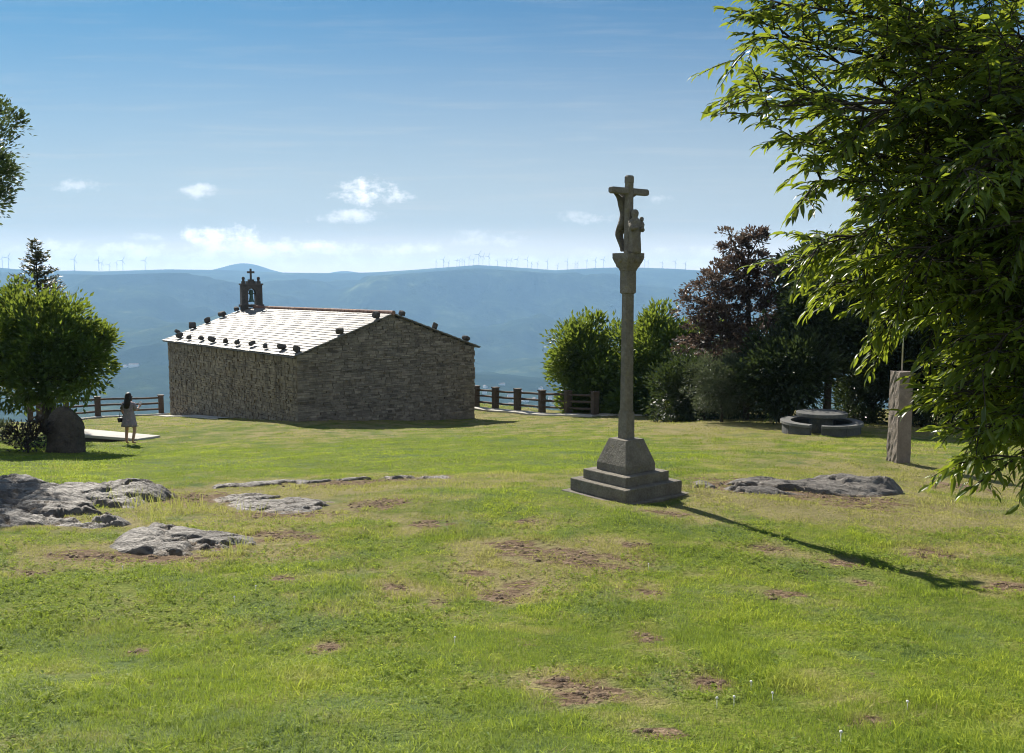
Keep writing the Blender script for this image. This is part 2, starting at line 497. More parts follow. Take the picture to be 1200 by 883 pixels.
# lawn material --------------------------------------------------
def lawn_nodes(t, blade):
    big = t.noise(t.pos, 0.22, 4, 0.55)
    midn = t.noise(t.pos, 1.4, 4, 0.6)
    fin = t.noise(t.pos, 9, 4, 0.65)
    dry = t.attr('dry').outputs['Fac']
    v = t.math('ADD', t.math('MULTIPLY', midn, 0.55), t.math('MULTIPLY', fin, 0.45))
    if blade:
        v = t.math('ADD', t.math('MULTIPLY', v, 0.45), t.math('MULTIPLY', t.tint, 0.55))
        green = t.ramp(v, [(.20, (.056, .098, .022)), (.40, (.135, .220, .034)), (.58, (.235, .315, .036)), (.76, (.36, .41, .055))])
        straw = t.ramp(v, [(.3, (.23, .195, .085)), (.7, (.42, .355, .175))])
    else:
        green = t.ramp(v, [(.28, (.075, .105, .024)), (.46, (.150, .200, .034)), (.62, (.225, .25, .05)), (.78, (.29, .26, .09))])
        straw = t.ramp(v, [(.3, (.22, .185, .085)), (.7, (.38, .32, .165))])
    dv = t.math('ADD', dry, t.math('MULTIPLY', t.math('SUBTRACT', midn, 0.5), 2.1))
    dv = t.math('ADD', dv, t.math('MULTIPLY', t.math('SUBTRACT', big, 0.5), 1.1))
    cool = t.step(t.noise(t.pos, 0.75, 4, 0.6, 0.5), 0.48, 0.66)
    green = t.mix(t.math('MULTIPLY', cool, 0.6), green, t.mix(v, (.05, .095, .036), (.17, .25, .105)))
    return t.mix(t.math('MULTIPLY', t.step(dv, 0.2, 0.9), 0.85), green, straw), v, fin
m, t = mat('lawn')
col, v, fin = lawn_nodes(t, False)
bare = t.attr('bare').outputs['Fac']
bn = t.math('ADD', bare, t.math('MULTIPLY', t.math('SUBTRACT', t.noise(t.pos, 3.2, 6, 0.68), 0.5), 2.5))
soil = t.ramp(t.noise(t.vmul(t.pos, (1, 1.6, 1)), 9, 6, 0.75), [(.32, (.055, .036, .023)), (.46, (.165, .112, .072)), (.58, (.28, .20, .13)), (.72, (.42, .325, .21))])
col = t.mix(t.step(bn, 0.30, 0.62), col, soil)
t.put(t.b.inputs['Base Color'], col); t.put(t.b.inputs['Roughness'], 0.95); t.put(t.b.inputs['Specular IOR Level'], 0.1)
t.put(t.b.inputs['Normal'], t.bump(t.math('ADD', fin, t.noise(t.pos, 30, 3, 0.7)), 1.0, 0.10))
M['lawn'] = m
M['soil'] = stone_mat('soil', (.07, .047, .03), (.17, .118, .076), (.30, .22, .14), 9, .95, .6)
m, t = mat('grass_blade')
col, v, fin = lawn_nodes(t, True)
t.put(t.b.inputs['Base Color'], col); t.put(t.b.inputs['Roughness'], 0.62); t.put(t.b.inputs['Specular IOR Level'], 0.18)
tr = t.new('ShaderNodeBsdfTranslucent'); t.put(tr.inputs[0], t.mix(0.36, col, (.50, .60, .05)))
mx = t.new('ShaderNodeMixShader'); mx.inputs[0].default_value = 0.5
t.l.new(t.b.outputs[0], mx.inputs[1]); t.l.new(tr.outputs[0], mx.inputs[2]); t.l.new(mx.outputs[0], t.out.inputs[0])
M['blade'] = m
m, t = mat('hill_land')
n1 = t.noise(t.pos, 0.0016, 5, 0.6, 0.4)
n2 = t.noise(t.pos, 0.011, 5, 0.65)
v = t.math('ADD', t.math('MULTIPLY', n1, 0.6), t.math('MULTIPLY', n2, 0.4))
col = t.ramp(v, [(.36, (.012, .022, .010)), (.50, (.026, .040, .017)), (.58, (.05, .07, .028)), (.65, (.12, .135, .06)), (.73, (.22, .21, .13))])
t.put(t.b.inputs['Base Color'], col); t.put(t.b.inputs['Roughness'], 1.0); t.put(t.b.inputs['Specular IOR Level'], 0.0)
t.put(t.b.inputs['Normal'], t.bump(n2, 0.6, 25))
M['hill'] = m

# rock of the outcrops: layered, pale where polished
m, t = mat('outcrop_rock')
rot = t.new('ShaderNodeVectorRotate'); t.put(rot.inputs['Vector'], t.pos); rot.inputs['Axis'].default_value = (0, 0, 1); rot.inputs['Angle'].default_value = R(18)
lay = t.noise(t.vmul(rot.outputs[0], (0.55, 3.2, 2.0)), 2.6, 6, 0.65, 0.4)
fine = t.noise(t.pos, 16, 5, 0.7)
v = t.math('ADD', t.math('MULTIPLY', lay, 0.65), t.math('MULTIPLY', fine, 0.35))
col = t.ramp(v, [(.32, (.042, .036, .030)), (.45, (.118, .103, .086)), (.57, (.205, .185, .158)), (.72, (.31, .285, .25))])
moss = t.math('ADD', t.attr('soil').outputs['Fac'], t.math('MULTIPLY', t.math('SUBTRACT', fine, 0.5), 1.2))
col = t.mix(t.math('MULTIPLY', t.step(moss, 0.35, 0.7), 0.85), col, t.ramp(fine, [(.35, (.07, .045, .028)), (.6, (.19, .135, .08))]))
t.put(t.b.inputs['Base Color'], col); t.put(t.b.inputs['Roughness'], 0.62); t.put(t.b.inputs['Specular IOR Level'], 0.4)
t.put(t.b.inputs['Normal'], t.bump(t.math('ADD', t.math('MULTIPLY', lay, 2.0), fine), 0.9, 0.09))
M['outcrop'] = m

# ---------------------------------------------------------------- ground sheet
PATCHES = [(650, 648, 68, 9), (600, 642, 30, 7), (690, 660, 45, 6), (590, 700, 38, 9), (610, 685, 30, 6), (465, 690, 16, 5), (500, 614, 26, 5), (440, 590, 50, 6), (690, 812, 50, 15),
           (655, 800, 24, 8), (758, 748, 20, 9), (830, 803, 24, 8), (622, 611, 18, 4), (1095, 650, 38, 7), (1180, 687, 30, 7), (985, 661, 22, 5), (905, 645, 26, 6), (330, 678, 20, 4), (90, 652, 34, 8),
           (330, 630, 45, 7), (180, 655, 90, 7), (250, 640, 50, 8), (230, 585, 60, 9), (330, 603, 80, 5), (960, 582, 110, 6), (860, 570, 60, 8), (780, 602, 30, 4), (1005, 592, 60, 6), (1130, 570, 40, 5), (40, 612, 60, 6),
           (420, 566, 90, 4), (560, 672, 22, 4), (745, 640, 20, 4), (510, 706, 12, 4), (1010, 685, 14, 4), (40, 672, 22, 3), (1020, 850, 26, 6), (770, 860, 30, 6), (160, 765, 20, 4), (920, 698, 26, 4), (760, 695, 18, 4), (380, 760, 14, 4)]
PW = []
for (px, py, hw, hh) in PATCHES:
    c = gp(px, py); a = gp(px, py - hh); b = gp(px, py + hh)
    PW.append((c[0], c[1], hw / F * c[1] * 1.02, max(0.12, (a[1] - b[1]) / 2)))
DRY = []
for (px, py, rx, ry, k_) in ((960, 592, 2.2, .9, .6), (230, 590, 1.6, 1.2, .7), (60, 615, 1.6, .6, .5), (220, 650, 1.4, .4, .6), (420, 572, 2.5, .8, .4), (1120, 560, 3.0, 2.0, .35), (640, 650, 1.2, .7, .4), (700, 800, .8, .4, .3), (860, 805, .6, .4, .4), (1130, 610, 2.0, 1.2, .3)):
    q = gp(px, py); DRY.append((q[0], q[1], rx, ry, k_))
for (_x, _y, _rx, _ry) in PW:
    DRY.append((_x, _y, _rx * 1.7, _ry * 2.2, .45))
def bare_at(x, y):
    out = np.zeros(np.shape(x))
    for (cx, cy_, rx, ry) in PW:
        d = np.sqrt(((x - cx) / rx) ** 2 + ((y - cy_) / ry) ** 2)
        out = np.maximum(out, 1.0 - d * 0.62)
    return np.clip(out, 0, 1)
def dry_at(x, y):
    # the plateau is drier far off and on the right bank
    d = 0.27 + 0.38 * sstep(y, 22, 38) + 0.22 * sstep(y, 9, 15) * sstep(x, 2.5, 6)
    d = d - 0.22 * np.exp(-((y - 24) / 6.0) ** 2) * (x < 4) - 0.10 * sstep(-y, -8, -4)
    for (dx_, dy_, rx_, ry_, k_) in DRY:
        d = d + k_ * np.exp(-((x - dx_) / rx_) ** 2 - ((y - dy_) / ry_) ** 2)
    return d

ang = np.concatenate([np.linspace(-180, -76, 27), np.linspace(-72, -40, 33)[:-1], np.linspace(-40, 40, 641), np.linspace(40, 72, 33)[1:], np.linspace(76, 180, 27)])
rad = np.concatenate([[0.6], np.exp(np.linspace(math.log(1.0), math.log(12300), 640))])
A_, R_ = np.meshgrid(np.radians(ang), rad)
GX = R_ * np.sin(A_); GY = R_ * np.cos(A_)
GZ = ground_z(GX.ravel(), GY.ravel()).reshape(GX.shape)
nr, na = GX.shape
ii, jj = np.meshgrid(np.arange(nr - 1), np.arange(na - 1), indexing='ij')
quads = np.stack([ii * na + jj, (ii + 1) * na + jj, (ii + 1) * na + jj + 1, ii * na + jj + 1], -1).reshape(-1, 4)
fx = GX.ravel()[quads].mean(1); fy = GY.ravel()[quads].mean(1)
fr = np.hypot(fx, fy); fa = np.abs(np.degrees(np.arctan2(fx, fy)))
keep = ~((fa > 72) & (fr > 260))
islawn = ((fy - edge_y(fx)) < 2.2) & (fr < 75)
VV = np.stack([GX.ravel(), GY.ravel(), GZ.ravel()], 1)
def sub(mask):
    q = quads[mask]
    u, inv = np.unique(q, return_inverse=True)
    return VV[u], inv.reshape(-1, 4)[:, ::-1]
v_, f_ = sub(keep & islawn)
me = mesh_np('lawn', v_, f_, {'bare': bare_at(v_[:, 0], v_[:, 1]), 'dry': dry_at(v_[:, 0], v_[:, 1])}, True)
tag(link('lawn', me, M['lawn']), 'green summer lawn with worn brown patches on the hilltop', 'lawn', kind='structure')
v_, f_ = sub(keep & ~islawn)
me = mesh_np('hills', v_, f_, None, True)
tag(link('hills', me, M['hill']), 'blue hazy wooded hills across the valley', 'hills', kind='structure')

# ---------------------------------------------------------------- haze (one closed box)
m = bpy.data.materials.new('haze_air'); m.use_nodes = True
hn = NT(m.node_tree); hn.n.clear()
ho = hn.new('ShaderNodeOutputMaterial')
pv = hn.new('ShaderNodeVolumePrincipled')
pv.inputs['Color'].default_value = (0.35, 0.60, 0.92, 1)
pv.inputs['Density'].default_value = 1.05e-4
pv.inputs['Anisotropy'].default_value = 0.15
hn.l.new(pv.outputs[0], ho.inputs['Volume'])
hb = MB(); hb.box((0, 5800, 0), (25200, 13000, 2), 0)
hv = np.concatenate(hb.v)
zmin, zmax = float(VV[:, 2].min()) - 1.0, 345.0
hv[:, 2] = np.where(hv[:, 2] < 0, zmin, zmax)
me = mesh_np('haze', hv, np.array(hb.f[4]))
tag(link('haze', me, m), 'pale blue summer haze filling the valley', 'haze', kind='stuff')

# ---------------------------------------------------------------- chapel
near = at(349, 494.5, 37.0)
RZC = R(40)
ca, sa = math.cos(RZC), math.sin(RZC)
CW_, CL_ = 8.87, 13.96
ez = at(349, 416, 37.0)[2] - near[2]          # eave height over the near corner
rzh = at(458, 368, 39.9)[2] - near[2]         # ridge height
chapel = empty('chapel', near, RZC)
tag(chapel, 'low stone chapel with slate roof and small bell gable', 'chapel')
def cw(x, y, z):    # chapel local -> world
    return np.array((near[0] + x * ca - y * sa, near[1] + x * sa + y * ca, near[2] + z))
rng = np.random.default_rng(5)
ZB = -1.9
def roofz(x):
    return ez + (rzh - ez) * (1 - abs(x - CW_ / 2) / (CW_ / 2))
core = MB()
i_ = 0.06
prof = [(i_, ZB), (CW_ - i_, ZB), (CW_ - i_, ez - .02), (CW_ / 2, rzh - .05), (i_, ez - .02)]
r0 = [(x, i_, z) for x, z in prof]; r1 = [(x, CL_ - i_, z) for x, z in prof]
core.loft([r0, r1])
core.build('wall_core', M['mortar'], chapel)
def stones(face, length, zlow, ztop, thick, mat_, name, hmin, hmax, lmin, lmax):
    b = MB()
    z = zlow
    row = 0
    while z < ztop(length / 2, True):
        h = rng.uniform(hmin, hmax) * (1.5 if rng.random() < .12 else 1)
        row += 1
        s = 0.0
        while s < length - 0.02:
            l = rng.uniform(lmin, lmax) * (1.25 if rng.random() < .15 else 1)
            if s == 0: l = .52 if row % 2 else .28
            if length - (s + l) < lmin * .7: l = length - s
            zt = min(z + h, ztop(s + l / 2, False))
            hh = h
            if zt - z > 0.03:
                hh = zt - z
                d = thick + rng.uniform(-.03, .03) + (.012 if s == 0 else 0)
                mx_, my_, mz_ = s + l / 2, -0.0, z + hh / 2
                g = 0.010
                tint = float(np.clip(rng.normal(.5, .2), 0, 1))
                depth = d
                # outer face at 'depth' proud of the core line
                if face == 'gable':
                    b.box((mx_, i_ + .05 - (depth + .05) / 2, mz_), (l - g, depth + .05, hh - g), 0, tint, .006, rng)
                elif face == 'side':
                    b.box((i_ + .05 - (depth + .05) / 2, mx_, mz_), (depth + .05, l - g, hh - g), 0, tint, .008, rng)
                elif face == 'back':
                    b.box((mx_, CL_ - i_ - .05 + (depth + .05) / 2, mz_), (l - g, depth + .05, hh - g), 0, tint, .006, rng)
                else:
                    b.box((CW_ - i_ - .05 + (depth + .05) / 2, mx_, mz_), (depth + .05, l - g, hh - g), 0, tint, .008, rng)
            s += l
        z += h
    return b.build(name, mat_, chapel)
gt = lambda s, mx_: (rzh - .02) if mx_ else roofz(s) - .03
stt = lambda s, mx_: ez - .02
stones('gable', CW_, -1.0, gt, .075, M['schist'], 'gable_wall', .04, .115, .12, .40)
stones('side', CL_, -1.7, stt, .075, M['schist_side'], 'side_wall', .05, .15, .10, .36)
stones('back', CW_, -1.6, gt, .075, M['schist'], 'gable_wall', .09, .2, .3, .8)
stones('right', CL_, -1.6, stt, .075, M['schist'], 'side_wall', .09, .2, .3, .8)
# roof of overlapping slates
slope = math.atan2(rzh - ez, CW_ / 2)
SLEN = (CW_ / 2) / math.cos(slope)
for sgn in (1, -1):
    b = MB()
    ov, ove = 0.22, 0.20
    # boarding under the slates
    x0 = -ov if sgn > 0 else CW_ + ov
    zz0 = ez - ov * math.tan(slope)
    a0 = np.array([(x0, -ove + .05, zz0 - .03), (x0, CL_ + ove - .05, zz0 - .03), (CW_ / 2, CL_ + ove - .05, rzh - .02), (CW_ / 2, -ove + .05, rzh - .02)])
    up = np.array((0, 0, .035))
    b.add(np.concatenate([a0, a0 + up]), [(0, 1, 2, 3), (7, 6, 5, 4), (0, 4, 5, 1), (1, 5, 6, 2), (2, 6, 7, 3), (3, 7, 4, 0)], .2)
    nrows = 20
    step_ = (SLEN + ov) / nrows
    for k in range(nrows):
        d0 = -ov + k * step_ + rng.uniform(-.015, .015)
        s = -ove
        first = True
        while s < CL_ + ove - .05:
            wd = rng.uniform(.28, .62)
            if CL_ + ove - (s + wd) < .25: wd = CL_ + ove - s
            ln = step_ * 1.45
            dn = d0 - rng.uniform(0, .035)
            dm = min(dn + ln, SLEN)
            th = rng.uniform(.018, .03)
            lift = .050 + rng.uniform(0, .008); lift2 = .022
            tlt = rng.normal(0, .002)
            tl2 = rng.normal(0, .003)
            P = []
            for (d, hgt) in ((dn, lift + tl2), (dm, lift2)):
                for q in (s + .004, s + wd - .004):
                    e = tlt * (1 if q > s + wd / 2 else -1)
                    x = d * math.cos(slope) - 0; z = ez + d * math.sin(slope)
                    nx, nz = -math.sin(slope), math.cos(slope)
                    P.append((x + nx * (hgt + e), q, z + nz * (hgt + e)))
            P = np.array(P)
            P2 = P - np.array((-math.sin(slope), 0, math.cos(slope))) * th
            vv = np.concatenate([P2, P])
            if sgn < 0: vv[:, 0] = CW_ - vv[:, 0]
            fs = [(0, 2, 3, 1), (4, 5, 7, 6), (0, 1, 5, 4), (2, 6, 7, 3), (0, 4, 6, 2), (1, 3, 7, 5)]
            if sgn < 0: fs = [f[::-1] for f in fs]
            b.add(vv, fs, float(np.clip(rng.normal(.5, .07), 0, 1)))
            s += wd
    b.build('roof', M['slate'], chapel)
b = MB()
y = -ove
k = 0
while y < CL_ - .9:
    b.tube([(CW_ / 2, y, rzh + .045), (CW_ / 2, y + .36, rzh + .060)], [.10, .085], 10, float(rng.uniform(.3, .7)))
    y += .33
b.build('ridge_tiles', M['ridge_tile'], chapel)
# bell gable on the far end of the ridge
YB = CL_ - .25
bc = lambda px, py: None
bg_ = MB()
bw, bd = 1.22, .55
z0 = rzh - .45
zt = rzh + 1.10
# two piers, arch and sill, made as one pierced block
def bell_arch(b, half, open_, zlo, zspring, ztop, y0, y1):
    b.box((-(half + open_) / 2, (y0 + y1) / 2, (zlo + ztop) / 2), (half - open_, y1 - y0, ztop - zlo), 0, .5)
    b.box(((half + open_) / 2, (y0 + y1) / 2, (zlo + ztop) / 2), (half - open_, y1 - y0, ztop - zlo), 0, .45)
    n = 12
    lo = [(open_ * math.cos(PI - PI * i / n), zspring + open_ * math.sin(PI * i / n)) for i in range(n + 1)]
    hi = [(-open_ + 2 * open_ * i / n, ztop) for i in range(n + 1)]
    v = [(x, y_, z) for y_ in (y0, y1) for x, z in lo + hi]
    m_ = n + 1
    f = []
    for i in range(n):
        f.append((i, i + 1, m_ + i + 1, m_ + i))
        o = 2 * m_
        f.append((o + i + 1, o + i, o + m_ + i, o + m_ + i + 1))
        f.append((i + 1, i, o + i, o + i + 1))
        f.append((m_ + i, m_ + i + 1, o + m_ + i + 1, o + m_ + i))
    b.add(v, f, .5)
bell = empty('bell_gable', (CW_ / 2, YB, 0), R(-12))
bell.parent = chapel
bell.scale = (.88, .88, 1)
b = MB()
HB = .62
bell_arch(b, HB, .235, z0, rzh + .80, rzh + 1.22, -.26, .26)
b.box((0, 0, rzh + .12), (2 * HB + .16, .62, .14), 0, .4)
b.box((0, 0, rzh + 1.26), (2 * HB + .10, .60, .085), 0, .6)
b.box((0, 0, rzh + 1.36), (.50, .44, .14), 0, .5)
b.box((0, 0, rzh + 1.47), (.32, .34, .10), 0, .5)
o = b.build('arch', M['dark_stone'], bell)
bell_part = o
for s in (-1, 1):
    b = MB()
    b.box((s * (HB - .17), 0, rzh + 1.36), (.22, .26, .12), 0, .5)
    b.tube([(s * (HB - .17), 0, rzh + 1.42), (s * (HB - .17), 0, rzh + 1.50)], [.09, .06], 8)
    b.rock((s * (HB - .17), 0, rzh + 1.57), (.19, .19, .18), 4, 8, .05)
    b.build('pinnacle', M['dark_stone'], bell)
b = MB()
b.box((0, 0, rzh + 1.80), (.11, .11, .58), 0, .5)
b.box((0, 0, rzh + 1.90), (.44, .105, .11), 0, .5)
b.build('cross', M['dark_stone'], bell, bevel=.012)
b = MB()
b.tube([(-.25, 0, rzh + .78), (.25, 0, rzh + .78)], .03, 8)
b.build('bell_beam', M['wood'], bell)
# the bell hangs from its beam
bx_ = Matrix.Rotation(RZC, 4, 'Z')
bl = MB()
prf = [(.03, .02), (.06, 0), (.085, -.05), (.095, -.14), (.115, -.22), (.155, -.29), (.15, -.30)]
bl.loft([[(r_ * math.cos(a), r_ * math.sin(a), z) for a in np.arange(16) * PI / 8] for r_, z in prf])
bl.tube([(0, 0, .0), (0, 0, .06)], .03, 8)
bl.rock((0, 0, .10), (.22, .2, .26), 9, 8, .1)
bo = bl.build('bell', M['bronze'], None, smooth=True)
pw = cw(CW_ / 2, YB, rzh + .70)
bo.location = pw; bo.rotation_euler = (0, 0, RZC)
bo.scale = (1.05, 1.05, 1.25)
tag(bo, 'green bronze bell hanging in the small bell gable', 'bell')
# stones weighing down the slates
def weight(x, y, size, label, seed):
    zz = roofz(x) if 0 <= x <= CW_ else ez - .1
    zz = ez + (min(x, CW_ - x)) * math.tan(slope)
    s = size
    b = MB()
    rr_ = np.random.default_rng(seed).uniform(.75, 1.2, 3)
    b.rock((0, 0, 0), (s * rr_[0], s * rr_[1], s * .9 * rr_[2]), seed, 8, .35, sq_=.5)
    o = b.build('roof_stone', M['dark_stone'], None, smooth=True)
    o.location = cw(x, y, zz + .10 + s * .40)
    o.rotation_euler = (0, -slope if x < CW_ / 2 else slope, RZC + seed)
    tag(o, label, 'stone', 'stones weighing down the slate roof')
ordn = ['nearest the gable corner', 'second from the gable corner', 'third from the gable corner', 'fourth from the gable corner', 'fifth from the gable corner', 'sixth from the gable corner',
        'seventh from the gable corner', 'third from the far end', 'second from the far end', 'at the far end']
for k in range(10):
    yk = .12 + (CL_ - .5) * (k / 9.6) ** 1.0
    weight(.08 + .05 * (k % 2), yk, .24 + .05 * math.sin(k * 2.3), 'dark stone on the left eave of the chapel roof, ' + ordn[k], 40 + k)
for k, nm in enumerate(('lowest', 'second up', 'middle', 'second from the top', 'topmost')):
    weight(.5 + k * .80, CL_ + .02, .27 + .05 * (k % 2), 'dark stone on the far left roof verge by the bell gable, ' + nm, 60 + k)
for k, nm in enumerate(('lower', 'upper')):
    weight(1.95 + k * 1.75, .0, .29, 'dark stone on the left verge above the gable, the %s of two' % nm, 70 + k)
for k, nm in enumerate(('highest by the ridge', 'middle', 'lowest by the right eave')):
    weight(CW_ / 2 + .55 + k * 1.72, .0, .27, 'dark stone on the right verge of the gable, ' + nm, 80 + k)

# ---------------------------------------------------------------- fences and paths at the plateau edge
def railing(name, label, P, post=(.26, .24, 1.02)):
    root = empty(name, P[0])
    tag(root, label, 'fence')
    inv = np.array(P[0])
    for p in P:
        b = MB(); q = np.array(p) - inv
        b.box((q[0], q[1], q[2] + post[2] / 2 - .1), (post[0], post[1], post[2] + .2), .5, .5, .012, rng)
        b.box((q[0], q[1], q[2] + post[2] + .02), (post[0] + .05, post[1] + .05, .05), .5, .6)
        b.build('post', M['wood'], root)
    for k, h in enumerate((.30, .61, .90)):
        for a, c in zip(P[:-1], P[1:]):
            b = MB()
            a_, c_ = np.array(a) - inv + (0, 0, h), np.array(c) - inv + (0, 0, h)
            t_ = (c_ - a_) / np.linalg.norm(c_ - a_)
            b.tube([a_ + t_ * .12, (a_ + c_) / 2 + (0, 0, rng.uniform(-.02, .02)), c_ - t_ * .12], .052, 8, .5)
            b.build('rail', M['wood'], root)
    return root
def on_ground(x, y, dz=0.0):
    return (x, y, gz(x, y) + dz)
def pix_line(L):
    return [tuple(at(*p)) for p in L]
rf = [on_ground(*p[:2]) for p in pix_line([(558, 477.5, 46), (580.5, 479.2, 45.1), (606.5, 481, 44.2), (635, 483, 43.2), (665.5, 485.5, 42.1), (697, 488, 41.0)])]
railing('rail_fence', 'dark wooden post and rail fence right of the chapel', rf, (.27, .25, 1.05))
rf2 = [on_ground(*p[:2]) for p in pix_line([(700, 488, 41.6), (742, 492, 40.9), (786, 496, 40.2)])]
lf = [on_ground(*p[:2]) for p in pix_line([(189, 484, 49.0), (152, 487, 47.4), (115, 490, 45.8), (78, 493, 44.2), (54, 495.5, 43.2), (46.5, 496, 44.2), (36, 497, 45.0)])]
railing('rail_fence', 'dark wooden rail fence running left from the chapel past the woman', lf, (.25, .25, 1.0))
def ribbon(name, P, w0, label, th=.1, mat_='concrete', off=(0, 0)):
    v = []; f = []
    P = [np.array(p[:2]) for p in P]
    Q = []
    for a, c in zip(P[:-1], P[1:]):
        n = max(2, int(np.linalg.norm(c - a) / .4))
        Q += [a + (c - a) * i / n for i in range(n)]
    Q.append(P[-1])
    for i, q in enumerate(Q):
        t_ = Q[min(i + 1, len(Q) - 1)] - Q[max(i - 1, 0)]; t_ /= np.linalg.norm(t_)
        n_ = np.array((t_[1], -t_[0]))
        for s_ in (-w0 / 2, w0 / 2):
            x, y = q + n_ * (s_) + np.array(off)
            z = gz(x, y)
            v.append((x, y, z + th)); v.append((x, y, z - .25))
    m_ = len(Q)
    for i in range(m_ - 1):
        a = i * 4; c = a + 4
        f += [(a, a + 2, c + 2, c), (a + 1, c + 1, c + 3, a + 3), (a, c, c + 1, a + 1), (a + 2, a + 3, c + 3, c + 2)]
    me_ = mesh_np(name, v, np.array(f), {'tint': np.full(len(v), .5)})
    o = link(name, me_, M[mat_])
    tag(o, label, 'path', kind='structure')
    return o
ribbon('path', rf + rf2, .55, 'pale concrete strip under the right fence', .07, off=(-.15, -.35))
ribbon('path', [lf[0], lf[1], lf[2], lf[3], lf[4]], .8, 'pale concrete strip under the left fence', .07, off=(.3, -.35))
ribbon('path', [cw(-.45, CL_ + .4, 0), cw(-.45, 6, 0)], .7, 'stone strip along the chapel side wall', .04, off=(0, 0))
# ---------------------------------------------------------------- stone cross
cb = at(733, 583, 14.0)
gb = gz(cb[0], cb[1])
cross = empty('wayside_cross', (cb[0], cb[1], gb), R(45) - math.atan2(cb[0], cb[1]))
tag(cross, 'tall granite wayside cross with carved figures on a stepped base', 'stone cross')
zz = lambda py, Y=14.0: at(733, py, Y)[2] - gb
S2t, S1t, PT = zz(561.5), zz(550.5), zz(515.5, 13.85)
def slab(name, side, z0, z1, parent, m_='granite', tint=.5, bev=.012, rz=0.0):
    b = MB(); b.box((0, 0, (z0 + z1) / 2), (side, side, z1 - z0), rz, tint)
    return b.build(name, M[m_], parent, bevel=bev)
slab('step', 1.38, -.5, S2t - .188, cross, tint=.42)
slab('step', 1.19, S2t - .192, S2t, cross, tint=.45)
slab('step', .915, S2t - .003, S1t, cross, tint=.5)
b = MB()
def sq(h, z): return [(-h, -h, z), (h, -h, z), (h, h, z), (-h, h, z)]
b.loft([sq(.312, S1t - .003), sq(.312, S1t + .115), sq(.185, PT)])
b.build('pedestal', M['granite'], cross, bevel=.010)
ZC0 = zz(318); ZN = zz(345); ZCT = zz(297); ZTOP = zz(206)
b = MB()
def octo(h, c, z):
    return [(-h + c, -h, z), (h - c, -h, z), (h, -h + c, z), (h, h - c, z), (h - c, h, z), (-h + c, h, z), (-h, h - c, z), (-h, -h + c, z)]
zs = zz(485)
b.loft([octo(.093, .012, PT - .003), octo(.090, .012, zs), octo(.084, .032, zs + .05), octo(.078, .032, ZN), octo(.078, .032, ZN + .002), octo(.095, .022, ZN + .02), octo(.095, .022, ZC0)])
b.build('shaft', M['granite'], cross)
b = MB()
b.loft([octo(.095, .02, ZC0 - .002), octo(.115, .02, ZC0 + .05), octo(.155, .02, ZC0 + .13), octo(.172, .012, ZC0 + .19), octo(.172, .012, ZCT)])
for k in range(4):
    a = k * PI / 2 + PI / 4
    b.rock((.135 * math.cos(a), .135 * math.sin(a), ZC0 + .13), (.10, .10, .15), 20 + k, 8, .2)
    a = k * PI / 2
    b.rock((.135 * math.cos(a), .135 * math.sin(a), ZC0 + .17), (.10, .10, .10), 30 + k, 8, .2)
b.build('capital', M['granite'], cross, bevel=.006)
# the cross itself: its arms run square to one side of the base
b = MB()
ZA = zz(224.5)
b.loft([octo(.058, .018, ZCT - .003), octo(.054, .018, ZTOP - .11), octo(.058, .018, ZTOP - .10), octo(.058, .02, ZTOP - .02), octo(.045, .02, ZTOP)])
AX = np.array((1.0, 0.0, 0.0))
for s in (-1, 1):
    rings = []
    for q in (.05, .30, .355, .385):
        h = .047 if q < .37 else .036
        c = .014
        rings.append([(s * q, y_, ZA + z_) for (y_, z_, _) in octo(h, c, 0)])
    b.loft(rings if s > 0 else [r_[::-1] for r_ in rings])
b.build('cross', M['granite'], cross)
# carved figures grown from skeletons
def skin(name, verts, edges, mat_, parent, root=0, sub=2):
    me_ = bpy.data.meshes.new(name)
    me_.from_pydata([v[:3] for v in verts], edges, [])
    o = link(name, me_, mat_, parent)
    sk = o.modifiers.new('skin', 'SKIN')
    sk.use_smooth_shade = True
    sd = me_.skin_vertices
    if not sd: 
        bm_ = bmesh.new(); bm_.from_mesh(me_); bm_.verts.layers.skin.verify(); bm_.to_mesh(me_); bm_.free()
    for i, v in enumerate(verts):
        r_ = v[3]
        me_.skin_vertices[0].data[i].radius = (r_, r_) if not hasattr(r_, '__len__') else r_
        me_.skin_vertices[0].data[i].use_root = (i == root)
    s_ = o.modifiers.new('sub', 'SUBSURF'); s_.levels = sub; s_.render_levels = sub
    return o
# crucified figure faces away from the viewer, to the left (+y of the cross)
fz = ZA
cv = [(0, .120, fz - .44, .058), (0, .112, fz - .32, .050), (0, .120, fz - .18, .070), (0, .125, fz - .07, .032), (.015, .165, fz - .02, .044), (.015, .165, fz + .035, .036),
      (.13, .100, fz - .07, .030), (.23, .075, fz - .01, .024), (.315, .062, fz + .03, .022),
      (-.13, .100, fz - .07, .030), (-.23, .075, fz - .01, .024), (-.315, .062, fz + .03, .022),
      (.038, .150, fz - .52, .048), (.032, .205, fz - .62, .040), (.018, .130, fz - .80, .028), (.012, .120, fz - .88, .026),
      (-.038, .150, fz - .52, .048), (-.032, .205, fz - .62, .040), (-.018, .130, fz - .80, .028), (-.012, .120, fz - .88, .026)]
cv = [(x_, y_, z_, r_ * 1.08) for (x_, y_, z_, r_) in cv]
ce = [(0, 1), (1, 2), (2, 3), (3, 4), (4, 5), (2, 6), (6, 7), (7, 8), (2, 9), (9, 10), (10, 11), (0, 12), (12, 13), (13, 14), (14, 15), (0, 16), (16, 17), (17, 18), (18, 19)]
skin('crucified_figure', cv, ce, M['granite'], cross)
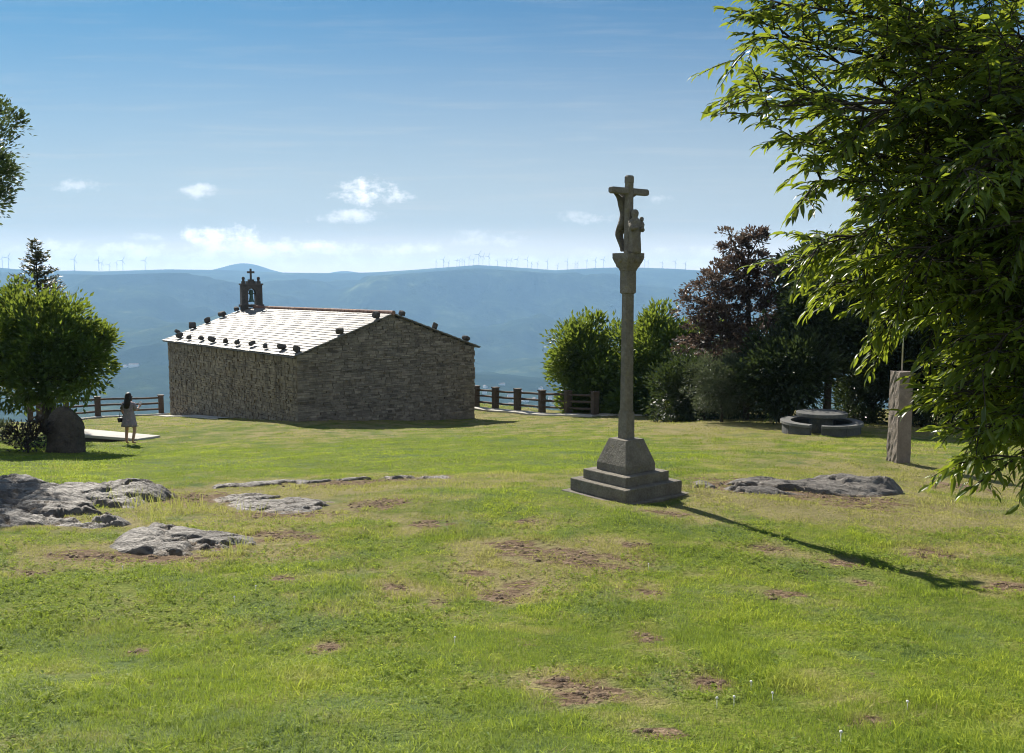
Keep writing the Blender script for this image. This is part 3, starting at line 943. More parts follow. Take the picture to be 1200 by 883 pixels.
# robed figure standing on the near side of the shaft
def robed(parent):
    b = MB()
    x0, y0 = 0.0, -.125
    H = zz(246) - ZCT
    pr = [(0, .082, .070), (.06, .086, .072), (.25, .080, .068), (.40, .078, .062), (.52, .088, .060), (.66, .098, .058), (.74, .088, .055), (.79, .050, .045), (.82, .034, .036), (.86, .042, .046), (.92, .048, .050), (.97, .038, .040), (1.0, .016, .018)]
    n = 28
    rings = []
    for (k, rx, ry) in pr:
        rx, ry = rx * 1.18, ry * 1.15
        a = np.arange(n) * 2 * PI / n
        fold = 1 + (.07 * np.sin(a * 7 + k * 2) if k < .75 else 0 * a)
        rings.append(np.stack([x0 + rx * fold * np.cos(a), y0 + ry * fold * np.sin(a), np.full(n, ZCT - .003 + k * H)], 1))
    b.loft(rings)
    # forearm and the small figure held at its shoulder
    b.tube([(x0 + .085, y0 - .0, ZCT + .66 * H), (x0 + .115, y0 - .05, ZCT + .52 * H), (x0 + .05, y0 - .09, ZCT + .56 * H)], [.035, .034, .026], 8)
    b.tube([(x0 - .085, y0 - .0, ZCT + .66 * H), (x0 - .105, y0 - .05, ZCT + .54 * H), (x0 - .02, y0 - .09, ZCT + .58 * H)], [.035, .034, .026], 8)
    b.tube([(x0 + .095, y0 - .03, ZCT + .54 * H), (x0 + .115, y0 - .03, ZCT + .66 * H), (x0 + .118, y0 - .02, ZCT + .72 * H)], [.040, .042, .025], 8)
    b.rock((x0 + .120, y0 - .02, ZCT + .775 * H), (.062, .062, .072), 3, 8, .08)
    return b.build('robed_figure', M['granite'], parent, smooth=True)
robed(cross)

# ---------------------------------------------------------------- granite pillar with a rod
pb = at(1052.5, 543, 20.0)
pz = gz(pb[0], pb[1])
pillar = empty('granite_pillar', (pb[0], pb[1], pz), R(14))
tag(pillar, 'rough square granite pillar with a thin metal rod on top', 'pillar')
ph = at(1053, 435.5, 20.0)[2] - pz
b = MB()
prn = np.random.default_rng(3)
nn, lv = 7, 22
rings = []
for k in range(lv + 1):
    z = -.3 + (ph + .3) * k / lv
    hw = .175 - .012 * k / lv
    ring = []
    for side in range(4):
        for q in range(nn):
            tpos = -hw + 2 * hw * q / nn
            x, y = [(tpos, -hw), (hw, tpos), (-tpos, hw), (-hw, -tpos)][side]
            j = .011 if side in (3,) or (side == 2) else .004
            x += prn.uniform(-j, j); y += prn.uniform(-j, j)
            ring.append((x, y, z + (prn.uniform(-.012, .012) if k in (lv,) else 0)))
    rings.append(ring)
b.loft(rings, True)
b.build('shaft', M['granite_warm'], pillar)
b = MB(); b.tube([(0, 0, ph - .05), (0, 0, ph + 1.5)], [.016, .014], 8); b.build('rod', M['metal'], pillar, smooth=True)

# ---------------------------------------------------------------- round stone table and ring bench
tp = at(962, 507, 29.0)
tz = gz(tp[0], tp[1])
tbl = empty('stone_table', (tp[0], tp[1], tz))
tag(tbl, 'round stone picnic table under the dark trees', 'table')
def disc(r_, z0, z1, n=28, jit=0.0):
    rg = np.random.default_rng(8)
    k = 1 + rg.uniform(-jit, jit, n)
    a = np.arange(n) * 2 * PI / n
    return [np.stack([r_ * k * np.cos(a), r_ * k * np.sin(a), np.full(n, z)], 1) for z in (z0, z1)]
b = MB(); b.loft(disc(.78, .53, .65, 28, .03)); b.build('tabletop', M['table_stone'], tbl, bevel=.02)
b = MB(); b.loft(disc(.36, -.3, .532, 16, .05)); b.build('pedestal', M['table_stone'], tbl)
rb = empty('ring_bench', (tp[0], tp[1], tz))
tag(rb, 'ring shaped stone bench around the round table', 'bench')
for k in range(9):
    b = MB()
    span = (2 * PI - R(16)) / 9
    a0 = R(244 + 8) + k * span + .008; a1 = a0 + span - .016
    n = 5
    def sector(r0_, r1_, z0_, z1_):
        v = []
        for i in range(n + 1):
            a = a0 + (a1 - a0) * i / n
            for r__ in (r0_, r1_):
                for z__ in (z0_, z1_):
                    v.append((r__ * math.cos(a), r__ * math.sin(a), z__))
        f = []
        for i in range(n):
            p = i * 4; q = p + 4
            f += [(p + 1, p + 3, q + 3, q + 1), (p, q, q + 2, p + 2), (p, p + 1, q + 1, q), (p + 2, q + 2, q + 3, p + 3)]
        f += [(0, 2, 3, 1), (n * 4, n * 4 + 1, n * 4 + 3, n * 4 + 2)]
        return v, f
    v, f = sector(.98, 1.18, -.4, .29); b.add(v, f, .4)
    v, f = sector(.92, 1.24, .292, .37); b.add(v, f, .7 + .1 * (k % 3))
    b.build('bench_segment', M['table_stone'], rb)

# ---------------------------------------------------------------- standing boulder and stone platform on the left
bp = at(77, 531, 26.0)
bz = gz(bp[0], bp[1])
b = MB()
rgb = np.random.default_rng(12)
rings = []
H = at(77, 477, 26.0)[2] - bz
n = 40
for k in range(31):
    q = k / 30
    a = np.arange(n) * 2 * PI / n
    wx = .53 * (1 - .52 * max(0, (q - .25) / .75) ** 2.6) * (1 - .35 * q ** 14); wy = .32 * (1 - .5 * q ** 3)
    if k >= 29: wx *= (.82, .5)[k - 29]; wy *= (.8, .5)[k - 29]
    wx *= 1 + .05 * math.sin(q * 9 + 1) - .10 * max(0, q - .55) * (1 + math.sin(q * 23))
    nz_ = 1 + .55 * (vnoise(np.cos(a) * 1.7 + 9, np.sin(a) * 1.7 + q * 2.6, 5, 5, .65) - .5) + .16 * (vnoise(np.cos(a) * 6 + 3, np.sin(a) * 6 + q * 11, 8, 3, .6) - .5)
    rings.append(np.stack([np.sign(np.cos(a)) * np.abs(np.cos(a)) ** .8 * wx * nz_ + .07 * q - .10 * q * q * q, np.sign(np.sin(a)) * np.abs(np.sin(a)) ** .8 * wy * nz_, np.full(n, -.25 + (H + .25) * q)], 1))
b.loft(rings)
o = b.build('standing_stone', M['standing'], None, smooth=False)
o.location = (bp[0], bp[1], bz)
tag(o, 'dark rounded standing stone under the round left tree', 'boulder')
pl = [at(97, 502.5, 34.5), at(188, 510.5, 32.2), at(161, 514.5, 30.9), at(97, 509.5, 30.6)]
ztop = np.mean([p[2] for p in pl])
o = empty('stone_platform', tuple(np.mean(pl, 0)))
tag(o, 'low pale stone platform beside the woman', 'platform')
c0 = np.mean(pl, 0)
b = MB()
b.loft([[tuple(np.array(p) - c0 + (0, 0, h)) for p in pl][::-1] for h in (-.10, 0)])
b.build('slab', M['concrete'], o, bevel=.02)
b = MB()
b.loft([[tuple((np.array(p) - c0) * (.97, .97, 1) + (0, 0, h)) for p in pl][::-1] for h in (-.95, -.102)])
b.build('base', M['dark_stone'], o)  # dark stone, its darkness also stands in for shade on the front face

# ---------------------------------------------------------------- rock outcrops
def seg_dist(x, y, poly):
    n = len(poly); d = np.full(x.shape, 1e9); inside = np.zeros(x.shape, bool)
    for i in range(n):
        ax, ay = poly[i]; bx, by = poly[(i + 1) % n]
        ex, ey = bx - ax, by - ay
        t_ = np.clip(((x - ax) * ex + (y - ay) * ey) / (ex * ex + ey * ey + 1e-9), 0, 1)
        d = np.minimum(d, np.hypot(x - ax - t_ * ex, y - ay - t_ * ey))
        c_ = ((ay > y) != (by > y)) & (x < (bx - ax) * (y - ay) / (by - ay + 1e-12) + ax)
        inside ^= c_
    return np.where(inside, d, -d)
ROCKS = []
def rock_d(x, y, poly, soft, seed, wobk):
    """signed distance inside the rock, with ragged rims and hollows where turf grows"""
    wob = (vnoise(x / .6, y / .6, seed, 4, .6) - .5) * .9
    d = seg_dist(x, y, poly) + wob * soft * 1.2 * wobk + .06
    hol = sstep(vnoise(x / 1.1 + y / 1.9, y / .75, seed + 21, 4, .6), .53, .66)
    return d - hol * (soft + .25) * wobk * 1.3
def outcrop(label, pix, height, soft, seed, bulges=(), cell=.035, ridgy=.16, cracks=.10, wobk=1.0):
    poly = [tuple(gp(*p)[:2]) for p in pix]
    ROCKS.append((poly, soft, seed, wobk))
    P = np.array(poly)
    x0, y0 = P.min(0) - .2; x1, y1 = P.max(0) + .2
    nx, ny = int((x1 - x0) / cell) + 2, int((y1 - y0) / cell) + 2
    nx, ny = min(nx, 300), min(ny, 300)
    X, Y = np.meshgrid(np.linspace(x0, x1, nx), np.linspace(y0, y1, ny))
    d = rock_d(X, Y, poly, soft, seed, wobk)
    env = np.clip(d / soft, -1, 1); env = np.where(env > 0, np.sin(np.clip(env, 0, 1) * PI / 2) ** .8, env)
    g = ground_z(X.ravel(), Y.ravel()).reshape(X.shape)
    c18, s18 = math.cos(R(18)), math.sin(R(18))
    a_, b_ = X * c18 + Y * s18, -X * s18 + Y * c18
    rid = 1 - np.abs(2 * vnoise(a_ / 1.6 + 3, b_ / .42, seed + 3, 4, .55) - 1)
    rid2 = 1 - np.abs(2 * vnoise(a_ / .5 + 3, b_ / .14, seed + 5, 3, .55) - 1)
    h = height * (.30 + .9 * vnoise(X / 1.1, Y / 1.1, seed + 1, 3)) 
    for (bx, by, rr, hh) in bulges:
        c = gp(bx, by)
        h = h + hh * np.exp(-(((X - c[0]) / rr) ** 2 + ((Y - c[1]) / (rr * .75)) ** 2))
    # beds of rock breaking in steps, open joints filled with soil
    bed = vnoise(a_ / 2.4 + 3, b_ / .50, seed + 7, 3, .5) * 4.0
    fr = bed - np.floor(bed)
    stepz = (np.floor(bed) + sstep(fr, .0, .16)) / 4.0 - bed / 4.0
    joint = np.exp(-((fr - .03) / .05) ** 2) + .7 * np.exp(-((((a_ + .5 * b_ + .5 * vnoise(X / .7, Y / .7, seed + 9, 3)) / .85) % 1.0 - .5) / .035) ** 2)
    joint = joint * (vnoise(X / .5, Y / .5, seed + 13, 2) > .40)
    ce_ = np.clip(env, 0, 1)
    Z = g - .10 + env * (h + .10) + ce_ * (ridgy * (rid - .6) + .05 * (rid2 - .5) + ridgy * 1.6 * stepz - cracks * np.clip(joint, 0, 1) + .025 * (vnoise(X / .09, Y / .09, seed + 15, 3, .6) - .5))
    soil_ = np.clip(joint * .8 + (1 - sstep(d, .02, .22)) * .9 + 1.2 * sstep(vnoise(X / .7, Y / .7, seed + 17, 4, .6), .56, .70) * (Z - g < height * .9), 0, 1)
    Z = np.where(env < 0, g - .12 + env * .1, Z)
    idx = np.arange(nx * ny).reshape(ny, nx)
    q = np.stack([idx[:-1, :-1], idx[:-1, 1:], idx[1:, 1:], idx[1:, :-1]], -1).reshape(-1, 4)
    keep_ = (d.ravel()[q].max(1) > -.18)
    q = q[keep_]
    u, inv = np.unique(q, return_inverse=True)
    vv = np.stack([X.ravel(), Y.ravel(), Z.ravel()], 1)[u]
    me_ = mesh_np('rock_outcrop', vv, inv.reshape(-1, 4), {'soil': soil_.ravel()[u]}, True)
    o = link('rock_outcrop', me_, M['outcrop'])
    tag(o, label, 'rock', 'rock outcrops in the lawn')
outcrop('large humped grey rock outcrop at the left edge of the lawn', [(-60, 575), (20, 568), (70, 572), (130, 575), (190, 579), (208, 584), (180, 592), (140, 604), (165, 617), (110, 622), (40, 618), (-60, 622)], .05, .45, 101,
        [(30, 570, 1.1, .15), (160, 582, .75, .18), (60, 600, .9, .02), (-20, 590, 1., .05)], .035, .085, .08, .8)
outcrop('low pale rock slab in front of the large left outcrop', [(118, 640), (150, 622), (190, 618), (240, 624), (303, 630), (310, 640), (280, 650), (200, 656), (140, 656)], 0.05, .4, 111, [(170, 634, .5, .04)], .025, .055, .05, .35)
outcrop('flat pale grey rock sheet flush with the grass', [(240, 586), (290, 579), (345, 582), (400, 588), (392, 597), (330, 604), (280, 600), (255, 593)], .035, .35, 121, (), .035, .05, .04, .5)
outcrop('long thin pale rock strip farther back in the grass', [(245, 571), (300, 566), (380, 563), (450, 560), (530, 558), (530, 561.5), (450, 564), (380, 567), (300, 571.5), (250, 574)], .02, .2, 131, (), .045, .03, .03, .6)
outcrop('dark humped rock outcrop right of the stone cross', [(830, 570), (880, 561), (940, 566), (985, 569), (1040, 571), (1068, 577), (1062, 583), (1000, 584), (930, 580), (860, 577)], .03, .4, 141, [(985, 574, .45, .19), (1040, 577, .35, .16), (905, 570, .4, .03)], .03, .09, .08)
outcrop('small flat brown rock beside the cross steps', [(806, 566), (830, 562), (842, 569), (835, 575), (812, 575)], .02, .3, 151, (), .03, .04, .03)
def rock_mask(x, y):
    out = np.zeros(x.shape)
    for poly, soft_, seed_, wobk_ in ROCKS:
        out = np.maximum(out, np.clip(rock_d(x, y, poly, soft_, seed_, wobk_) / .12 + .1, 0, 1))
    return out

# ---------------------------------------------------------------- leaves and trees
LEAF = dict(
    long=(np.array([(0, 0, 0), (.28, -.42, .05), (.28, .42, .05), (.30, 0, .0), (.68, -.36, -.02), (.68, .36, -.02), (.70, 0, -.07), (1, 0, -.20)]),
          np.array([(0, 1, 3), (0, 3, 2), (1, 4, 6), (1, 6, 3), (3, 6, 5), (3, 5, 2), (4, 7, 6), (6, 7, 5)])),
    oval=(np.array([(0, 0, 0), (.45, -.5, .06), (.45, .5, .06), (1, 0, -.08), (.5, 0, -.02)]),
          np.array([(0, 1, 4), (0, 4, 2), (1, 3, 4), (4, 3, 2)])),
    needle=(np.array([(0, 0, 0), (.4, -.5, 0), (.4, .5, 0), (1, 0, 0)]), np.array([(0, 1, 2), (1, 3, 2)])))
def norm(a): return a / (np.linalg.norm(a, axis=1, keepdims=True) + 1e-9)
def leaves(P, T, N, L, Wd, kind, tint, curl=None):
    tv, tf = LEAF[kind]
    T = norm(T); N = norm(N - T * (N * T).sum(1, keepdims=True)); B = np.cross(N, T)
    n = len(P)
    L = np.broadcast_to(L, (n,)); Wd = np.broadcast_to(Wd, (n,))
    v = P[:, None, :] + L[:, None, None] * (tv[None, :, 0:1] * T[:, None, :] + tv[None, :, 2:3] * N[:, None, :]) + Wd[:, None, None] * tv[None, :, 1:2] * B[:, None, :]
    if curl is not None: v = v + (L * curl)[:, None, None] * (tv[None, :, 0:1] ** 2) * np.array((0, 0, -1.0))
    f = (np.arange(n) * len(tv))[:, None, None] + tf[None]
    return v.reshape(-1, 3), f.reshape(-1, tf.shape[1]), np.repeat(tint, len(tv))
def crown_mesh(blobs, n_clump, per, cr, L, Wd, kind, seed, shell=.45, up=.35, droop=0.0, flat=1.0, inner=0.15):
    g = np.random.default_rng(seed)
    B_ = np.array(blobs, float)   # cx cy cz rx ry rz
    vol = (B_[:, 3] * B_[:, 4] * B_[:, 5]) ** .8
    k = g.choice(len(B_), n_clump, p=vol / vol.sum())
    d = norm(g.normal(size=(n_clump, 3)))
    rr = np.where(g.random(n_clump) < inner, g.random(n_clump) ** .5 * .7, 1 - shell * g.random(n_clump) ** 1.6)
    rr = rr * (1 + g.normal(0, .19, n_clump))
    cc = B_[k, :3] + d * B_[k, 3:] * rr[:, None]
    out = norm(d / B_[k, 3:])
    sizes = cr * g.uniform(.6, 1.4, n_clump)
    idx = np.repeat(np.arange(n_clump), per)
    off = g.normal(size=(len(idx), 3)) + out[idx] * .5 + np.array((0, 0, .25)); off = norm(off) * (g.random((len(idx), 1)) ** .4)
    P = cc[idx] + off * (sizes[idx] * (.75 + .6 * g.random(len(idx)) ** 2))[:, None] * np.array((1, 1, flat))
    T = norm(off) * .8 + out[idx] * .7 + np.array((0, 0, up - droop)) + g.normal(0, .35, (len(idx), 3))
    N = out[idx] * .5 + np.array((0, 0, .8)) + g.normal(0, .55, (len(idx), 3))
    tint = np.clip(g.normal(.5, .16, n_clump)[idx] + g.normal(0, .14, len(idx)), 0, 1)
    return leaves(P, T, N, L * g.uniform(.7, 1.25, len(idx)), Wd * g.uniform(.75, 1.2, len(idx)), kind, tint), cc
def tree(name, label, cat, base, trunk, blobs, mat_, n_clump, per, cr, L, Wd, kind, seed, group=None, limbs=True, **kw):
    base = np.array(base, float)
    root = empty(name, base)
    tag(root, label, cat, group)
    g = np.random.default_rng(seed + 1)
    b = MB()
    P = [np.array(p, float) for p in trunk[0]]
    b.tube(P, trunk[1], 10, .5)
    if limbs:
        for bl_ in blobs:
            c = np.array(bl_[:3])
            s = P[min(len(P) - 1, max(1, int(np.argmin([abs(p[2] - (c[2] - bl_[5] * .6)) for p in P]))))]
            mid = (s + c) / 2 + g.normal(0, .12, 3) + (0, 0, .1)
            r_ = trunk[1][-1]
            b.tube([s, mid, c], [max(.02, r_ * .8), r_ * .5, r_ * .2], 6, .5)
            for _ in range(6):
                d = norm(g.normal(size=(1, 3)))[0]
                e = c + d * np.array(bl_[3:]) * .85
                b.tube([c, (c + e) / 2 + g.normal(0, .05, 3), e], [r_ * .3, r_ * .2, r_ * .08], 5, .5)
    b.build('trunk', M['bark'], root, smooth=True)
    (v, f, tn), cc = crown_mesh(blobs, n_clump, per, cr, L, Wd, kind, seed, **kw)
    me_ = mesh_np('crown', v, f, {'tint': tn})
    link('crown', me_, M[mat_], root)
    return root
def bl(px, py, Y, rx, ry, rz, base):
    p = at(px, py, Y) - np.array(base)
    return (*p, rx, ry, rz)
# round left tree
tb = at(62, 520, 27.3); tb = np.array(on_ground(tb[0], tb[1]))
k27 = 27.3 / F
BL = [bl(60, 408, 27.3, 55 * k27, 1.35, 52 * k27, tb), bl(98, 425, 27.0, 38 * k27, 1.0, 38 * k27, tb), bl(12, 396, 27.6, 50 * k27, 1.3, 50 * k27, tb), bl(52, 386, 27.3, 42 * k27, 1.1, 36 * k27, tb),
      bl(15, 438, 26.8, 45 * k27, 1.0, 30 * k27, tb), bl(105, 400, 27.6, 24 * k27, .8, 30 * k27, tb), bl(-40, 410, 27.6, 55 * k27, 1.4, 55 * k27, tb), bl(55, 445, 26.7, 45 * k27, .9, 26 * k27, tb)]
tree('round_tree', 'dense round green tree over the standing stone at left', 'tree', tb, ([(0, 0, -.2), (0.02, 0, .6), (-.05, 0, 1.4), (-.1, 0, 2.4)], [.17, .14, .12, .06]), BL, 'leaf_round', 240, 120, .42, .175, .080, 'oval', 200, inner=.3, shell=.4)
# slim conifer behind it
cb_ = at(53, 500, 33.0); cb_ = np.array(on_ground(cb_[0], cb_[1]))
root = empty('conifer', cb_); tag(root, 'slim young conifer rising behind the round left tree', 'conifer')
Hc = at(50, 280, 33.0)[2] - cb_[2]
b = MB(); b.tube([(0, 0, -.2), (0, 0, Hc * .6), (-.06, 0, Hc)], [.10, .05, .008], 8, .5)
g = np.random.default_rng(31)
PP = []; TT = []; NN = []
z = 1.0
while z < Hc - .05:
    q = (Hc - z) / Hc
    nb = 11 if q > .08 else 4
    for _ in range(nb):
        a = g.uniform(0, 2 * PI); ln = (.05 + 2.5 * q ** .95) * g.uniform(.6, 1.1)
        ln = min(ln * 1.1, 1.25)
        d = np.array((math.cos(a), math.sin(a), .28 + .2 * (1 - q)))
        s = np.array((-.06 * z / Hc, 0, z)); e = s + d * ln
        b.tube([s, e], [.016, .004], 4, .5)
        for w_ in np.linspace(.15, 1, max(4, int(ln * 13))):
            for s_ in range(5):
                PP.append(s + (e - s) * w_ + g.normal(0, .03, 3)); sd = np.array((-d[1], d[0], 0)) * g.choice((-1, 1))
                TT.append(d * .8 + sd * g.uniform(.2, 1) + g.normal(0, .25, 3)); NN.append(np.array((0, 0, 1)) + g.normal(0, .5, 3))
    z += .20 * g.uniform(.8, 1.3) if q > .15 else .13
b.build('trunk', M['bark'], root)
PP, TT, NN = map(np.array, (PP, TT, NN))
v, f, tn = leaves(PP, TT, NN, .13 * g.uniform(.6, 1.2, len(PP)), .05, 'needle', np.clip(g.normal(.5, .22, len(PP)), 0, 1))
link('crown', mesh_np('crown', v, f, {'tint': tn}), M['leaf_conifer'], root)
# tree at the upper left, trunk beyond the frame
ub = np.array(on_ground(-14.2, 20.0))
k20 = 20 / F
BL = [bl(-20, 135, 20, 26 * k20, .7, 28 * k20, ub), bl(-14, 172, 20, 24 * k20, .7, 24 * k20, ub), bl(-18, 202, 20, 26 * k20, .8, 26 * k20, ub), bl(-20, 232, 20, 20 * k20, .6, 16 * k20, ub),
      bl(-60, 160, 20.5, 60 * k20, 1.3, 70 * k20, ub), bl(-150, 130, 21, 90 * k20, 1.8, 90 * k20, ub), bl(-100, 230, 20.5, 70 * k20, 1.4, 50 * k20, ub)]
tree('broadleaf_tree', 'dark leafy tree edge high at the left border against the sky', 'tree', ub, ([(0, 0, -.2), (0, 0, 3), (.3, 0, 5.5), (.6, 0, 7)], [.26, .22, .18, .1]), BL, 'leaf_mid', 420, 120, .36, .11, .05, 'oval', 210, inner=.3, shell=.6)
# purple shrub
sb = at(33, 530, 25.3); sb = np.array(on_ground(sb[0], sb[1])); k25 = 25.3 / F
BL = [bl(33, 512, 25.3, 20 * k25, .4, 15 * k25, sb), bl(46, 505, 25.5, 12 * k25, .3, 14 * k25, sb), bl(18, 512, 25.3, 10 * k25, .3, 14 * k25, sb)]
tree('shrub', 'small dark purple shrub beside the standing stone', 'shrub', sb, ([(0, 0, -.1), (0, 0, .2), (.02, 0, .45)], [.03, .025, .012]), BL, 'leaf_purple', 130, 10, .12, .10, .045, 'oval', 220, up=.7)
sb = at(3, 512, 30); sb = np.array(on_ground(sb[0], sb[1])); k30 = 30 / F
BL = [bl(0, 506, 30, 15 * k30, .5, 9 * k30, sb), bl(-25, 503, 30, 18 * k30, .5, 12 * k30, sb)]
tree('shrub', 'low green shrub at the left border below the fence', 'shrub', sb, ([(0, 0, -.1), (0, 0, .2), (.02, 0, .3)], [.03, .025, .012]), BL, 'leaf_olive', 120, 10, .14, .11, .04, 'oval', 225, up=.7)

# bright round trees right of the cross
def T(name, label, px, py, Y, blobs, mat_, ncl, per, cr, L, Wd, seed, th=1.2, tr=.11, cat='tree', kind='oval', group=None, **kw):
    p = at(px, py, Y); base = np.array(on_ground(p[0], p[1])); k = Y / F
    BL_ = [bl(a, b_, Y + dy, rx * k, ry * k, rz * k, base) for (a, b_, dy, rx, ry, rz) in blobs]
    tree(name, label, cat, base, ([(0, 0, -.3), (.03, 0, th * .5), (-.04, .05, th)], [tr, tr * .85, tr * .6]), BL_, mat_, ncl, per, cr, L, Wd, kind, seed, group, **kw)
T('round_tree', 'bright green bushy tree behind and left of the cross shaft', 700, 490, 43.5, [(690, 425, 0, 38, 34, 45), (672, 415, 0, 24, 24, 32), (715, 418, .3, 30, 30, 42), (700, 455, -.2, 40, 34, 30), (660, 430, 0, 14, 16, 16), (700, 474, -.2, 42, 34, 22)], 'leaf_round', 160, 130, .62, .25, .115, 301, inner=.3, shell=.45)
T('round_tree', 'bright green bushy tree behind and right of the cross shaft', 778, 494, 41.5, [(775, 420, 0, 42, 38, 48), (762, 405, 0, 30, 28, 36), (800, 410, .3, 34, 30, 44), (785, 455, -.2, 50, 36, 34), (745, 440, 0, 24, 24, 36), (738, 470, 0, 30, 30, 26), (815, 440, 0, 34, 30, 44), (785, 478, -.2, 52, 36, 20), (750, 472, -.2, 26, 26, 20)], 'leaf_round', 190, 130, .60, .24, .11, 302, inner=.3, shell=.45)
T('copper_tree', 'copper leaved tree standing taller than the green trees', 874, 493, 35.0, [(872, 320, 0, 34, 34, 40), (835, 335, 0, 34, 26, 26), (825, 365, .2, 32, 28, 18), (905, 325, 0, 26, 26, 28), (860, 290, 0, 20, 20, 20), (888, 283, 0, 16, 18, 18), (915, 360, 0, 30, 30, 28), (865, 370, -.2, 48, 40, 28),
   (840, 395, 0, 40, 34, 22), (900, 395, 0, 40, 34, 24), (855, 275, 0, 8, 8, 8), (815, 350, 0, 14, 14, 8), (905, 300, 0, 16, 14, 12)], 'leaf_copper', 270, 58, .36, .15, .085, 303, th=5.5, tr=.13, inner=.3, shell=.8, flat=.5)
T('olive_shrub', 'grey green rounded shrub in front of the copper tree', 845, 494, 33.2, [(845, 447, 0, 36, 30, 30), (830, 460, 0, 24, 22, 24), (862, 455, -.2, 26, 24, 26)], 'leaf_olive', 200, 50, .26, .12, .035, 304, th=.7, tr=.06, cat='shrub')
DG = 'dark trees behind the picnic table'
for q in [('dark leafy tree right of the copper tree, behind the stone table', 922, 496, 33.0, [(920, 430, -.5, 38, 40, 38), (950, 365, -.5, 28, 34, 40), (915, 455, -.5, 40, 30, 30), (942, 430, -1.2, 30, 30, 34)], 401),
          ('dark leafy tree whose trunk rises right behind the stone table', 968, 496, 33.5, [(970, 360, 0, 45, 40, 60), (960, 320, 0, 30, 30, 30), (1000, 400, 0, 36, 34, 44), (955, 430, .5, 24, 24, 26)], 402),
          ('dark leafy tree between the stone table and the granite pillar', 1020, 502, 35.5, [(1020, 370, 0, 46, 40, 70), (1030, 420, 0, 40, 36, 46), (1005, 470, .3, 34, 30, 26)], 403),
          ('dark leafy tree behind the granite pillar', 1082, 508, 34.5, [(1080, 380, 0, 50, 44, 70), (1070, 440, 0, 50, 40, 46), (1095, 475, 0, 40, 34, 32)], 404),
          ('dark leafy tree behind the hanging chestnut branches at right', 1155, 512, 34.0, [(1150, 370, 0, 60, 50, 80), (1140, 450, 0, 55, 45, 50), (1175, 480, 0, 50, 40, 36)], 405),
          ('dark leafy tree low behind the olive shrub', 822, 492, 37.0, [(820, 440, 0, 40, 36, 44), (800, 465, 0, 40, 34, 28), (860, 430, .4, 40, 36, 44), (885, 460, 0, 36, 30, 34)], 406),
          ('dark leafy tree beyond the right border', 1230, 514, 33.0, [(1230, 380, 0, 60, 50, 80), (1240, 450, 0, 60, 50, 50)], 407)]:
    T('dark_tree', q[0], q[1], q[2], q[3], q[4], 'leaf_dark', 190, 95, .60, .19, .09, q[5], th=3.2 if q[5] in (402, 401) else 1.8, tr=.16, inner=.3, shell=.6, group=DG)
# low undergrowth under the trees
for i, (px, py, Y, wd, hh, m_) in enumerate([(800, 492, 37.5, 26, 10, 'leaf_round'), (905, 491, 36, 24, 14, 'leaf_dark'), (1000, 497, 34.5, 24, 14, 'leaf_dark'), (1110, 506, 33, 36, 18, 'leaf_dark'), (830, 488, 38, 20, 12, 'leaf_olive')]):
    lab = ['low green bush under the bright round trees', 'low dark bush left of the stone table', 'low dark bush right of the stone table', 'low dark bush right of the granite pillar', 'low grey green bush behind the olive shrub'][i]
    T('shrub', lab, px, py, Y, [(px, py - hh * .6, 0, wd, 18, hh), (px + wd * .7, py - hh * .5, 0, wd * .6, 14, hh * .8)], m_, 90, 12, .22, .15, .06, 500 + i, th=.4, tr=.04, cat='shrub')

# ---------------------------------------------------------------- the big chestnut on the right
cbx = np.array(on_ground(8.6, 10.2))
ch = empty('chestnut_tree', cbx)
tag(ch, 'large chestnut tree hanging leafy branches over the right foreground', 'chestnut tree')
g = np.random.default_rng(77)
bm_ = MB()
top = np.array((8.4, 10.2, 1.2))
bm_.tube([(0, 0, -.3), (0, 0, 1.0), (-.1, 0, 2.6), tuple(top - cbx), (-.3, -.1, 7.5)], [.42, .36, .33, .28, .12], 12, .5)
tips = [(848, 40, 8.3), (850, 88, 8.0), (842, 125, 7.8), (905, 60, 8.8), (900, 170, 8.2), (910, 212, 8.0), (960, 130, 7.6), (950, 235, 8.6), (955, 285, 8.4), (1000, 230, 7.6), (972, 320, 8.8),
        (1010, 300, 7.6), (1000, 362, 8.6), (1012, 400, 8.8), (1045, 320, 7.8), (1052, 372, 8.8), (1085, 395, 8.6), (1090, 290, 7.4), (1110, 350, 8.2), (1140, 425, 7.8), (1128, 470, 8.0), (1160, 505, 7.8), (1190, 490, 7.4), (1180, 400, 7.4),
        (1060, 210, 7.4), (1080, 120, 7.8), (1000, 50, 8.2), (1130, 200, 7.0), (1150, 340, 7.4), (1090, 30, 8.4), (940, 10, 8.6), (865, 5, 8.4), (1190, 60, 7.6), (1200, 140, 7.4), (1210, 260, 7.2), (1215, 400, 7.6), (1230, 480, 7.8), (1030, -30, 8.4), (900, -50, 8.6),
        (1050, 160, 9.6), (1100, 230, 9.4), (1120, 320, 9.6), (1010, 130, 9.4), (1160, 120, 9.6), (1180, 240, 9.4), (1180, 400, 9.0), (1040, 290, 9.4), (960, 60, 9.6), (1130, 40, 9.8), (1000, 200, 9.6), (940, 180, 9.0), (1100, 130, 10.4), (1170, 300, 10.2), (1050, 90, 10.6), (1200, 190, 10.2), (1140, 260, 10.6), (1210, 90, 10.0), (1090, 180, 8.6), (1150, 80, 8.8), (1110, 260, 8.8),
        (1175, 545, 7.4), (1150, 470, 8.2), (1115, 440, 8.8), (1200, 440, 8.4), (1195, 530, 8.0), (1165, 360, 8.6), (1205, 330, 8.6), (1060, 320, 8.6), (1020, 260, 9.0), (962, 300, 8.8), (985, 330, 9.0), (990, 290, 8.2), (1112, 455, 9.0), (1118, 505, 8.6), (1150, 515, 8.4), (1125, 415, 9.2)]
